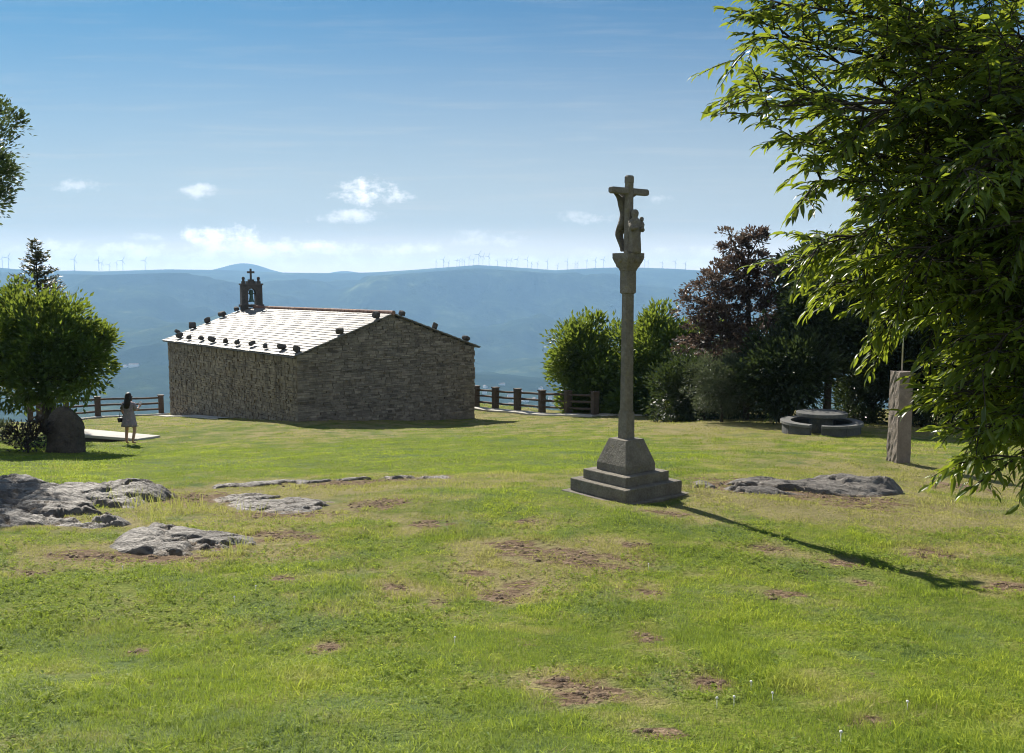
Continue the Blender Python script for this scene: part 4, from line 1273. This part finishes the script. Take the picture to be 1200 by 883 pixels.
LP, LT, LN, LL, LTi = [], [], [], [], []
def twig(s, d, ln, tone):
    d = d / np.linalg.norm(d)
    nl = g.integers(8, 13)
    pts_ = []
    side0 = np.cross(d, (0, 0, 1)); side0 /= np.linalg.norm(side0) + 1e-6
    for i in range(4):
        q = i / 3
        pts_.append(s + d * ln * q + np.array((0, 0, -.22 * ln * q * q)))
    bm_.tube(pts_, [.007, .006, .004, .002], 4, .5, caps=False)
    for i in range(nl):
        q = (i + .6) / nl
        p = s + d * ln * q + np.array((0, 0, -.22 * ln * q * q))
        sd = side0 * (1 if i % 2 else -1)
        t_ = d * (.50 + .6 * q) + sd * (1.0 - .5 * q) + np.array((0, 0, .02 - .42 * g.random())) + g.normal(0, .15, 3)
        LP.append(p); LT.append(t_); LN.append(np.array((0, 0, 1.0)) + sd * .3 + g.normal(0, .35, 3))
        LL.append(g.uniform(.078, .165)); LTi.append(tone + g.normal(0, .13))
for (px, py, Y) in tips:
    if px < 1080: px += 52 if py < 240 else (12 if 255 < py < 350 and px < 990 else 40)
    if py > 350 and px < 1110: py -= 34
    elif py > 380: py -= 8
    if py > 400: px += 22
    tip = at(px, py, Y) - cbx
    s = np.array((-.2, 0, g.uniform(2.2, 5.2)))
    if tip[2] < 2.2: s[2] = g.uniform(2.4, 3.6)
    mid = s * .5 + tip * .5 + np.array((0, 0, .55)) + g.normal(0, .2, 3)
    n = 14
    cur = [(1 - q) ** 2 * s + 2 * q * (1 - q) * mid + q * q * tip for q in np.linspace(0, 1, n)]
    bm_.tube(cur, list(np.linspace(.060, .006, n)), 6, .5)
    length = np.linalg.norm(tip - s)
    start = max(.30, 1 - 2.3 / length)
    for q in np.linspace(start, 1, 10):
        p = (1 - q) ** 2 * s + 2 * q * (1 - q) * mid + q * q * tip
        d = (tip - mid) / np.linalg.norm(tip - mid)
        for _ in range(2):
            sdv = norm(g.normal(size=(1, 3)))[0]; sdv[2] *= .5
            bd_ = d * .7 + sdv * .9 + np.array((0, 0, .10))
            bd_ /= np.linalg.norm(bd_)
            bln = g.uniform(.3, .75) * (1.0 if q < .9 else .55)
            e = p + bd_ * bln + np.array((0, 0, -.12 * bln))
            bm_.tube([p, (p + e) / 2 + (0, 0, .03), e], [.011, .008, .005], 4, .5, caps=False)
            tone = g.normal(.5, .14)
            for w_ in (.35, .7, 1.0):
                tw = p + (e - p) * w_
                sd2 = norm(g.normal(size=(1, 3)))[0]; sd2[2] *= .6
                twig(tw, bd_ * .9 + sd2 * .6 + np.array((0, 0, .12)), g.uniform(.22, .42), tone)
bm_.build('trunk', M['bark'], ch, smooth=True)
LP, LT, LN, LL, LTi = map(np.array, (LP, LT, LN, LL, LTi))
v, f, tn = leaves(LP, LT, LN, LL, LL * .35, 'long', np.clip(LTi, 0, 1), g.uniform(-.12, .30, len(LP)))
link('crown', mesh_np('crown', v, f, {'tint': tn}), M['leaf_chestnut'], ch)
print('chestnut leaves', len(LP))

# ---------------------------------------------------------------- the woman by the platform
pp = at(152.5, 521, 29.6)
pg = gz(pp[0], pp[1])
woman = empty('person', (pp[0], pp[1], pg), R(-8))
tag(woman, 'woman with long dark hair in a short floral dress, seen from behind', 'person')
J = [(0, 0, .90, .105), (0, 0, 1.04, .092), (0, .01, 1.20, .105), (0, 0, 1.33, .075), (0, .005, 1.40, .044), (0, .015, 1.46, .055), (0, .025, 1.53, .082), (0, .02, 1.60, .066),      # 0-7
     (-.10, 0, .82, .085), (-.10, .02, .47, .055), (-.105, -.02, .24, .048), (-.10, -.03, .08, .034), (-.11, .10, .030, .028),                              # 8-12 left leg
     (.11, 0, .82, .085), (.15, .05, .47, .055), (.13, -.01, .24, .048), (.10, -.02, .08, .034), (.13, .11, .030, .028),                                     # 13-17 right leg
     (-.165, 0, 1.31, .050), (-.235, -.02, 1.08, .040), (-.20, .10, .90, .030), (-.195, .14, .83, .026),                                                # 18-21 left arm
     (.165, 0, 1.31, .050), (.22, .03, 1.08, .040), (.21, .22, 1.15, .030), (.205, .28, 1.20, .026)]                                                 # 22-25 right arm
E = [(0, 1), (1, 2), (2, 3), (3, 4), (4, 5), (5, 6), (6, 7), (0, 8), (8, 9), (9, 10), (10, 11), (11, 12), (0, 13), (13, 14), (14, 15), (15, 16), (16, 17),
     (3, 18), (18, 19), (19, 20), (20, 21), (3, 22), (22, 23), (23, 24), (24, 25)]
for hand, d, up_ in ((21, np.array((0, .35, -.94)), np.array((0, .94, .35))), (25, np.array((.1, .6, .79)), np.array((1., 0, 0)))):
    h0 = np.array(J[hand][:3])
    for k in range(5):
        o_ = (k - 2) * .017
        ln = (.055, .078, .085, .080, .062)[k]
        dd = d + up_ * (.7 if k == 0 else .06 * (k - 2))
        a = len(J)
        J.append((*(h0 + up_ * -o_ + dd * ln * .55), .0095)); J.append((*(h0 + up_ * -o_ + dd * ln + np.array((-.012, 0, 0))), .008))
        E += [(hand, a), (a, a + 1)]
skin('body', J, E, M['skin'], woman, 0, 2)
b = MB(); n = 36
a = np.arange(n) * 2 * PI / n
rings = []
for (z, rx, ry, fo, yo) in [(.58, .255, .185, .09, -.01), (.66, .240, .175, .08, -.01), (.78, .215, .160, .05, 0), (.90, .195, .145, .025, 0), (1.02, .165, .122, .01, 0), (1.10, .168, .122, 0, 0), (1.20, .185, .130, 0, 0), (1.29, .200, .115, 0, 0), (1.345, .170, .090, 0, 0), (1.375, .095, .070, 0, 0)]:
    k = 1 + fo * np.sin(a * 8 + z * 3) + fo * .5 * np.sin(a * 3 + 1)
    rings.append(np.stack([rx * k * np.cos(a), ry * k * np.sin(a) + yo, np.full(n, z)], 1))
b.loft(rings, False)
o = b.build('dress', M['floral'], woman, smooth=True)
so_ = o.modifiers.new('thick', 'SOLIDIFY'); so_.thickness = .006
for s in (-1, 1):
    b = MB(); x = s
    b.tube([(s * .14, 0, 1.33), (s * .185, 0, 1.26), (s * (.225 if s < 0 else .215), -.01 if s < 0 else .02, 1.13)], [.062, .066, .068], 14, caps=False)
    o = b.build('sleeve', M['floral'], woman, smooth=True)
    so_ = o.modifiers.new('thick', 'SOLIDIFY'); so_.thickness = .005
b = MB(); n = 26; a = np.arange(n) * 2 * PI / n
rings = []
for (z, rx, ry, y_) in [(1.16, .04, .02, -.125), (1.18, .085, .035, -.128), (1.28, .110, .048, -.112), (1.38, .108, .062, -.075), (1.46, .100, .085, -.030), (1.54, .100, .108, -.005), (1.60, .092, .098, .0), (1.645, .062, .068, .01), (1.662, .02, .022, .012)]:
    k = 1 + .05 * np.sin(a * 6 + z * 4)
    rings.append(np.stack([rx * k * np.cos(a), ry * k * np.sin(a) + y_, np.full(n, z)], 1))
b.loft(rings)
b.build('hair', M['hair'], woman, smooth=True)
def wloc(x, y, z):
    c_, s_ = math.cos(R(-8)), math.sin(R(-8))
    return (pp[0] + x * c_ - y * s_, pp[1] + x * s_ + y * c_, pg + z)
hbag = empty('handbag', wloc(-.27, -.03, .72), R(-8))
tag(hbag, 'small black shoulder bag hanging at the woman\'s left hip', 'bag')
b = MB(); b.box((0, 0, .07), (.10, .20, .15), 0, .5); b.build('pouch', M['black_leather'], hbag, bevel=.02)
b = MB(); b.box((-.053, 0, .105), (.012, .19, .08), 0, .6); b.build('flap', M['black_leather'], hbag, bevel=.004)
b = MB(); b.tube([(0, -.09, .14), (.06, -.12, .33), (.12, -.12, .50), (.20, -.09, .63), (.27, .0, .66), (.22, .13, .55), (.08, .17, .35), (0, .09, .14)], .008, 6); b.build('strap', M['black_leather'], hbag)
b = MB(); b.box((0, 0, 0), (.075, .010, .15), 0, .5)
ph_ = b.build('phone', M['phone_white'], None, bevel=.008)
ph_.location = wloc(.205, .33, 1.27); ph_.rotation_euler = (R(-20), R(15), R(-8))
tag(ph_, 'pale phone held up in the woman\'s right hand', 'phone')

# ---------------------------------------------------------------- valley houses and wind turbines
def house(px, py, wd, dp, hh, rz, label, group, Y=None):
    d = ray(px, py)
    Ys = np.linspace(900, 7000, 3000)
    X = d[0] / d[1] * Ys; Z = d[2] / d[1] * Ys
    gg = ground_z(X, Ys); k = int(np.argmax(Z <= gg))
    x, y = X[k], Ys[k]
    root = empty('house', (x, y, gg[k]), rz)
    tag(root, label, 'house', group)
    b = MB(); b.box((0, 0, hh / 2 - 3), (wd, dp, hh + 6)); b.build('wall', M['white_render'], root)
    b = MB(); rr = dp * .28
    b.loft([[(-wd / 2 - .4, -dp / 2 - .5, hh), (-wd / 2 - .4, dp / 2 + .5, hh), (-wd / 2 - .4, 0, hh + rr)], [(wd / 2 + .4, -dp / 2 - .5, hh), (wd / 2 + .4, dp / 2 + .5, hh), (wd / 2 + .4, 0, hh + rr)]])
    b.build('roof', M['house_roof'], root)
hr = np.random.default_rng(55)
house(157, 430.5, 34, 14, 10, 0.1, 'long white shed in the valley left of the chapel', None)
house(147.5, 431, 15, 12, 7, -0.3, 'short white shed left of the long white one in the valley', None)
for k in range(26):
    px = hr.uniform(562, 700); py = hr.uniform(450, 484)
    house(px, py, hr.uniform(10, 22), hr.uniform(9, 14), hr.uniform(5, 9), hr.uniform(0, 3), 'tiny pale house in the hazy valley behind the right fence', 'village houses in the valley')
TL = [(7, .8), (14, 1.0), (31, .75), (90.5, 1.05), (119, 1.05), (122.5, .8), (131, .6), (140, .75), (147, .95), (173, .9)]
TRR = [(460 + x / 4.615, s) for x, s in [(238, .7), (278, .8), (305, .5), (350, .6), (363, .6), (378, .7), (390, .5), (415, .8), (440, .6), (468, 1.05), (490, .9), (523, .95), (568, .55), (617, .6), (640, .7), (673, .8), (728, .9), (750, .55), (782, .6), (837, .8), (890, .5), (943, .85), (985, .6), (996, .6), (1048, .8), (1095, .8), (1137, .85)]] + [(754, .8), (758.5, .6), (775, .6), (790, .7), (802, .6)]
def turbine_meshes():
    b = MB(); b.tube([(0, 0, -20), (0, 0, 92)], [2.7, 1.8], 10); tw_ = b.build('tower', M['turbine_white'])
    b = MB(); b.box((0, -1, 93.5), (4, 10, 4)); na_ = b.build('nacelle', M['turbine_white'])
    b = MB()
    for k in range(3):
        a_ = k * 2 * PI / 3 + .5
        d = np.array((math.sin(a_), 0, math.cos(a_)))
        e = np.array((math.cos(a_), 0, -math.sin(a_)))
        c = np.array((0, -7.2, 93.5))
        b.loft([[c + d * q + e * (-w_ / 2), c + d * q + np.array((0, -.4, 0)), c + d * q + e * (w_ / 2), c + d * q + np.array((0, .4, 0))] for q, w_ in ((1, 3.0), (9, 4.8), (25, 3.6), (44, 1.6))])
    b.box((0, -6.6, 93.5), (3, 3, 3))
    ro_ = b.build('rotor', M['turbine_white'])
    return tw_, na_, ro_
protos = turbine_meshes()
first = True
for grp, lst in (('left', TL), ('right', TRR)):
    for i, (px, s) in enumerate(lst):
        Yr = RC * .985 if s > .65 else RC * 1.0
        u = (px - CX) / F
        y = RC / math.hypot(1, u); x = u * y
        z = gz(x, y)
        root = empty('wind_turbine', (x, y, z), hr.uniform(-.9, .9))
        root.scale = (max(s, .75), max(s, .75), s)
        if grp == 'left': tag(root, 'pale wind turbine on the far ridge at left, above the conifer', 'wind turbine', 'wind turbines on the left ridge')
        else: tag(root, 'tiny pale wind turbine on the far ridge around the middle summit', 'wind turbine', 'wind turbines on the middle ridge')
        for p in protos:
            c = p if first else p.copy()
            if not first: C.objects.link(c)
            c.parent = root
            if p is protos[2] and not first: c.rotation_euler = (0, 0, 0)
        first = False

# ---------------------------------------------------------------- grass
def grass():
    g = np.random.default_rng(900)
    Vs, Fs, tints = [], [], []
    #        from, to, blades per m2, width, height, coarse?
    bands = [(3.3, 7.5, 6000, .0036, .040, 0), (7.5, 12, 2600, .0054, .038, 0), (12, 19, 900, .0090, .040, 0), (19, 30, 330, .015, .040, 0), (30, 50, 90, .025, .036, 0),
             (3.3, 8, 1300, .0058, .070, 1), (8, 14, 600, .0085, .062, 1), (14, 26, 130, .013, .055, 1)]
    off = 0
    for (y0, y1, dens, wd, ht, coarse) in bands:
        area = .60 * (y1 ** 2 - y0 ** 2) * 2 * .97 + 0
        n = int(area * dens)
        n = min(n, 330000)
        y = np.sqrt(g.uniform(y0 ** 2, y1 ** 2, n))
        x = g.uniform(-.60, .60, n) * y
        # clump: pull toward tuft centres
        cl = vnoise(x / .55, y / .55, 71, 3, .6)
        tuft = vnoise(x / .16, y / .16, 72, 2)
        bare = bare_at(x, y) + (vnoise(x / .22, y / .22, 73, 4, .6) - .5) * 2.1 + .5 * sstep(vnoise(x / .9, y / .9, 74, 4, .6), .60, .75)
        pr = np.clip(.25 + 1.5 * (cl * .5 + tuft * .5 - .25), .05, 1)
        zone = vnoise(x / 1.1 + 40, y / 1.5, 79, 4, .6)
        if coarse:
            pr = sstep(zone + .10 * sstep(-y, -9, -4), .50, .66) * sstep(tuft * .55 + cl * .45, .40, .58)
        keep_ = (g.random(n) < pr) & (bare < .38 + .2 * g.random(n)) & (rock_mask(x, y) < .3) & ((y - edge_y(x)) < .6)
        x, y, cl, tuft, zone = x[keep_], y[keep_], cl[keep_], tuft[keep_], zone[keep_]
        # keep out of the chapel and the cross steps
        lx = (x - near[0]) * ca + (y - near[1]) * sa; ly = -(x - near[0]) * sa + (y - near[1]) * ca
        ok = ~((lx > -.1) & (lx < CW_ + .1) & (ly > -.1) & (ly < CL_ + .1))
        ok &= (np.abs(x - cb[0]) + np.abs(y - cb[1])) > 1.0
        x, y, cl, tuft, zone = x[ok], y[ok], cl[ok], tuft[ok], zone[ok]
        n = len(x)
        z = ground_z(x, y)
        long_ = (vnoise(x / .8, y / .8, 75, 3) > .60)
        h = ht * g.uniform(.45, 1.25, n) * (.6 + .8 * cl) * np.where(long_, 1.6, 1.0)
        a = g.uniform(0, 2 * PI, n)
        lean = g.uniform(.5, 1.7, n) if coarse else g.uniform(.15, 1.2, n)
        ta = g.uniform(0, 2 * PI, n)
        dx, dy = np.cos(ta) * lean, np.sin(ta) * lean
        w_ = wd * g.uniform(.6, 1.3, n)
        sx, sy = np.cos(a) * w_ / 2, np.sin(a) * w_ / 2
        P = np.stack([x, y, z - .008], 1)
        S = np.stack([sx, sy, 0 * sx], 1)
        m1 = P + np.stack([dx * h * .28, dy * h * .28, h * .52], 1)
        tp_ = P + np.stack([dx * h * .95, dy * h * .95, h * np.maximum(.18, 1 - .42 * lean)], 1)
        v = np.stack([P - S, P + S, m1 + S * .8, m1 - S * .8, tp_], 1)
        Vs.append(v.reshape(-1, 3))
        base = off + np.arange(n) * 5
        Fs.append((np.stack([base, base + 1, base + 2, base + 3], 1), np.stack([base + 3, base + 2, base + 4], 1)))
        ti = np.clip(g.normal(.80 if coarse else .40, .24, n) + (tuft - .5) * .4 + (zone - .5) * 1.1, 0, 1)
        tints.append(np.repeat(ti, 5))
        off += n * 5
    v = np.concatenate(Vs)
    me_ = mesh_np('grass', v, [np.concatenate([f[0] for f in Fs]), np.concatenate([f[1] for f in Fs])],
                  {'tint': np.concatenate(tints), 'dry': dry_at(v[:, 0], v[:, 1])})
    print('grass blades', len(v) // 5)
    tag(link('grass', me_, M['blade']), 'short green grass growing across the hilltop lawn', 'grass', kind='stuff')
grass()
# broad leaved weeds, dry stalks and clover heads
def weeds():
    g = np.random.default_rng(333)
    n = 11000
    y = np.sqrt(g.uniform(3.4 ** 2, 12 ** 2, n)); x = g.uniform(-.58, .58, n) * y
    ok = (vnoise(x / 1.0, y / 1.0, 88, 4, .6) + g.normal(0, .05, n) > .50) & (bare_at(x, y) < .3) & (rock_mask(x, y) < .2)
    x, y = x[ok], y[ok]; z = ground_z(x, y)
    k = 7
    idx = np.repeat(np.arange(len(x)), k)
    a = g.uniform(0, 2 * PI, len(idx))
    P = np.stack([x[idx], y[idx], z[idx] + g.uniform(.005, .035, len(idx))], 1)
    T_ = np.stack([np.cos(a), np.sin(a), g.uniform(.05, .8, len(idx))], 1)
    N_ = np.stack([0 * a, 0 * a, 1 + 0 * a], 1) + g.normal(0, .25, (len(idx), 3))
    v, f, tn = leaves(P, T_, N_, g.uniform(.014, .045, len(idx)), g.uniform(.009, .018, len(idx)), 'oval', g.uniform(.3, 1, len(idx)))
    me_ = mesh_np('weeds', v, f, {'tint': tn, 'dry': np.full(len(v), .0)})
    tag(link('weeds', me_, M['blade']), 'low broad leaved weeds scattered through the lawn', 'weeds', kind='stuff')
    # dry stalks by the left rocks
    P, T_ = [], []
    for (px, py, wd, c) in ((75, 552, 20, 60), (140, 588, 16, 90), (160, 598, 20, 70), (205, 600, 40, 160), (280, 612, 30, 60), (190, 612, 20, 60), (815, 578, 16, 60), (275, 655, 8, 30)):
        q = gp(px, py)
        for _ in range(c):
            P.append((q[0] + g.normal(0, wd / F * q[1] * .5), q[1] + g.normal(0, .25), 0))
    P = np.array(P)
    n2 = 26000
    y2 = np.sqrt(g.uniform(3.4 ** 2, 17 ** 2, n2)); x2 = g.uniform(-.58, .58, n2) * y2
    b2 = bare_at(x2, y2) + (vnoise(x2 / .3, y2 / .3, 91, 3) - .5) * .8
    k2 = (b2 > .12) & (rock_mask(x2, y2) < .3)
    P = np.concatenate([P, np.stack([x2, y2, 0 * x2], 1)[k2]])
    nlie = int(k2.sum())
    P[:, 2] = ground_z(P[:, 0], P[:, 1]) + .004
    T_ = np.array((0, 0, 1.0)) + g.normal(0, .3, P.shape)
    T_[-nlie:] = g.normal(0, 1, (nlie, 3)) * np.array((1, 1, .16)) + np.array((0, 0, .10))
    v, f, tn = leaves(P, T_, g.normal(size=P.shape), np.where(np.arange(len(P)) < len(P) - nlie, g.uniform(.12, .34, len(P)), g.uniform(.04, .12, len(P))), .007, 'needle', g.uniform(.0, .7, len(P)))
    me_ = mesh_np('dry_stalks', v, f, {'tint': tn, 'dry': np.full(len(v), .9)})
    tag(link('dry_stalks', me_, M['blade']), 'dry straw coloured grass stalks around the rocks', 'grass', kind='stuff')
    n3 = 90000
    y3 = np.sqrt(g.uniform(3.4 ** 2, 18 ** 2, n3)); x3 = g.uniform(-.58, .58, n3) * y3
    b3 = bare_at(x3, y3) + (vnoise(x3 / .3, y3 / .3, 95, 4, .6) - .5) * 1.6
    k3 = (b3 > .60 + .5 * g.random(n3)) & (rock_mask(x3, y3) < .3)
    x3, y3 = x3[k3][:7000], y3[k3][:7000]; z3 = ground_z(x3, y3)
    cb_m = MB()
    for i in range(len(x3)):
        r_ = float(.006 + .019 * g.random() ** 2.5)
        th = g.uniform(0, 2 * PI, 1)[0]
        ring = lambda rr, zz_: [(x3[i] + rr * math.cos(th + q * PI / 3) * g.uniform(.7, 1.3), y3[i] + rr * math.sin(th + q * PI / 3) * g.uniform(.7, 1.3), z3[i] + zz_) for q in range(6)]
        cb_m.loft([ring(r_ * 1.2, -.01), ring(r_, r_ * .4), ring(r_ * .4, r_ * .7)], True, float(g.random()))
    o = cb_m.build('soil_clods', M['soil'], None)
    tag(o, 'crumbly brown soil clods in the worn patches of lawn', 'soil', kind='stuff')
    b = MB()
    hs = [gp(px, py) for (px, py) in ((275, 710), (533, 758), (1063, 835), (860, 830), (880, 812), (760, 668), (144, 672), (1020, 590), (300, 695), (985, 875), (840, 833), (905, 826))]
    for i, q in enumerate(hs):
        b.rock((q[0], q[1], q[2] + .065), (.016, .016, .015), 600 + i, 6, .2)
        b.tube([(q[0], q[1], q[2] - .01), (q[0], q[1], q[2] + .06)], .002, 4)
    o = b.build('clover_heads', M['white_render'], None, smooth=True)
    tag(o, 'small white clover heads dotted in the lawn', 'flowers', kind='stuff')
weeds()
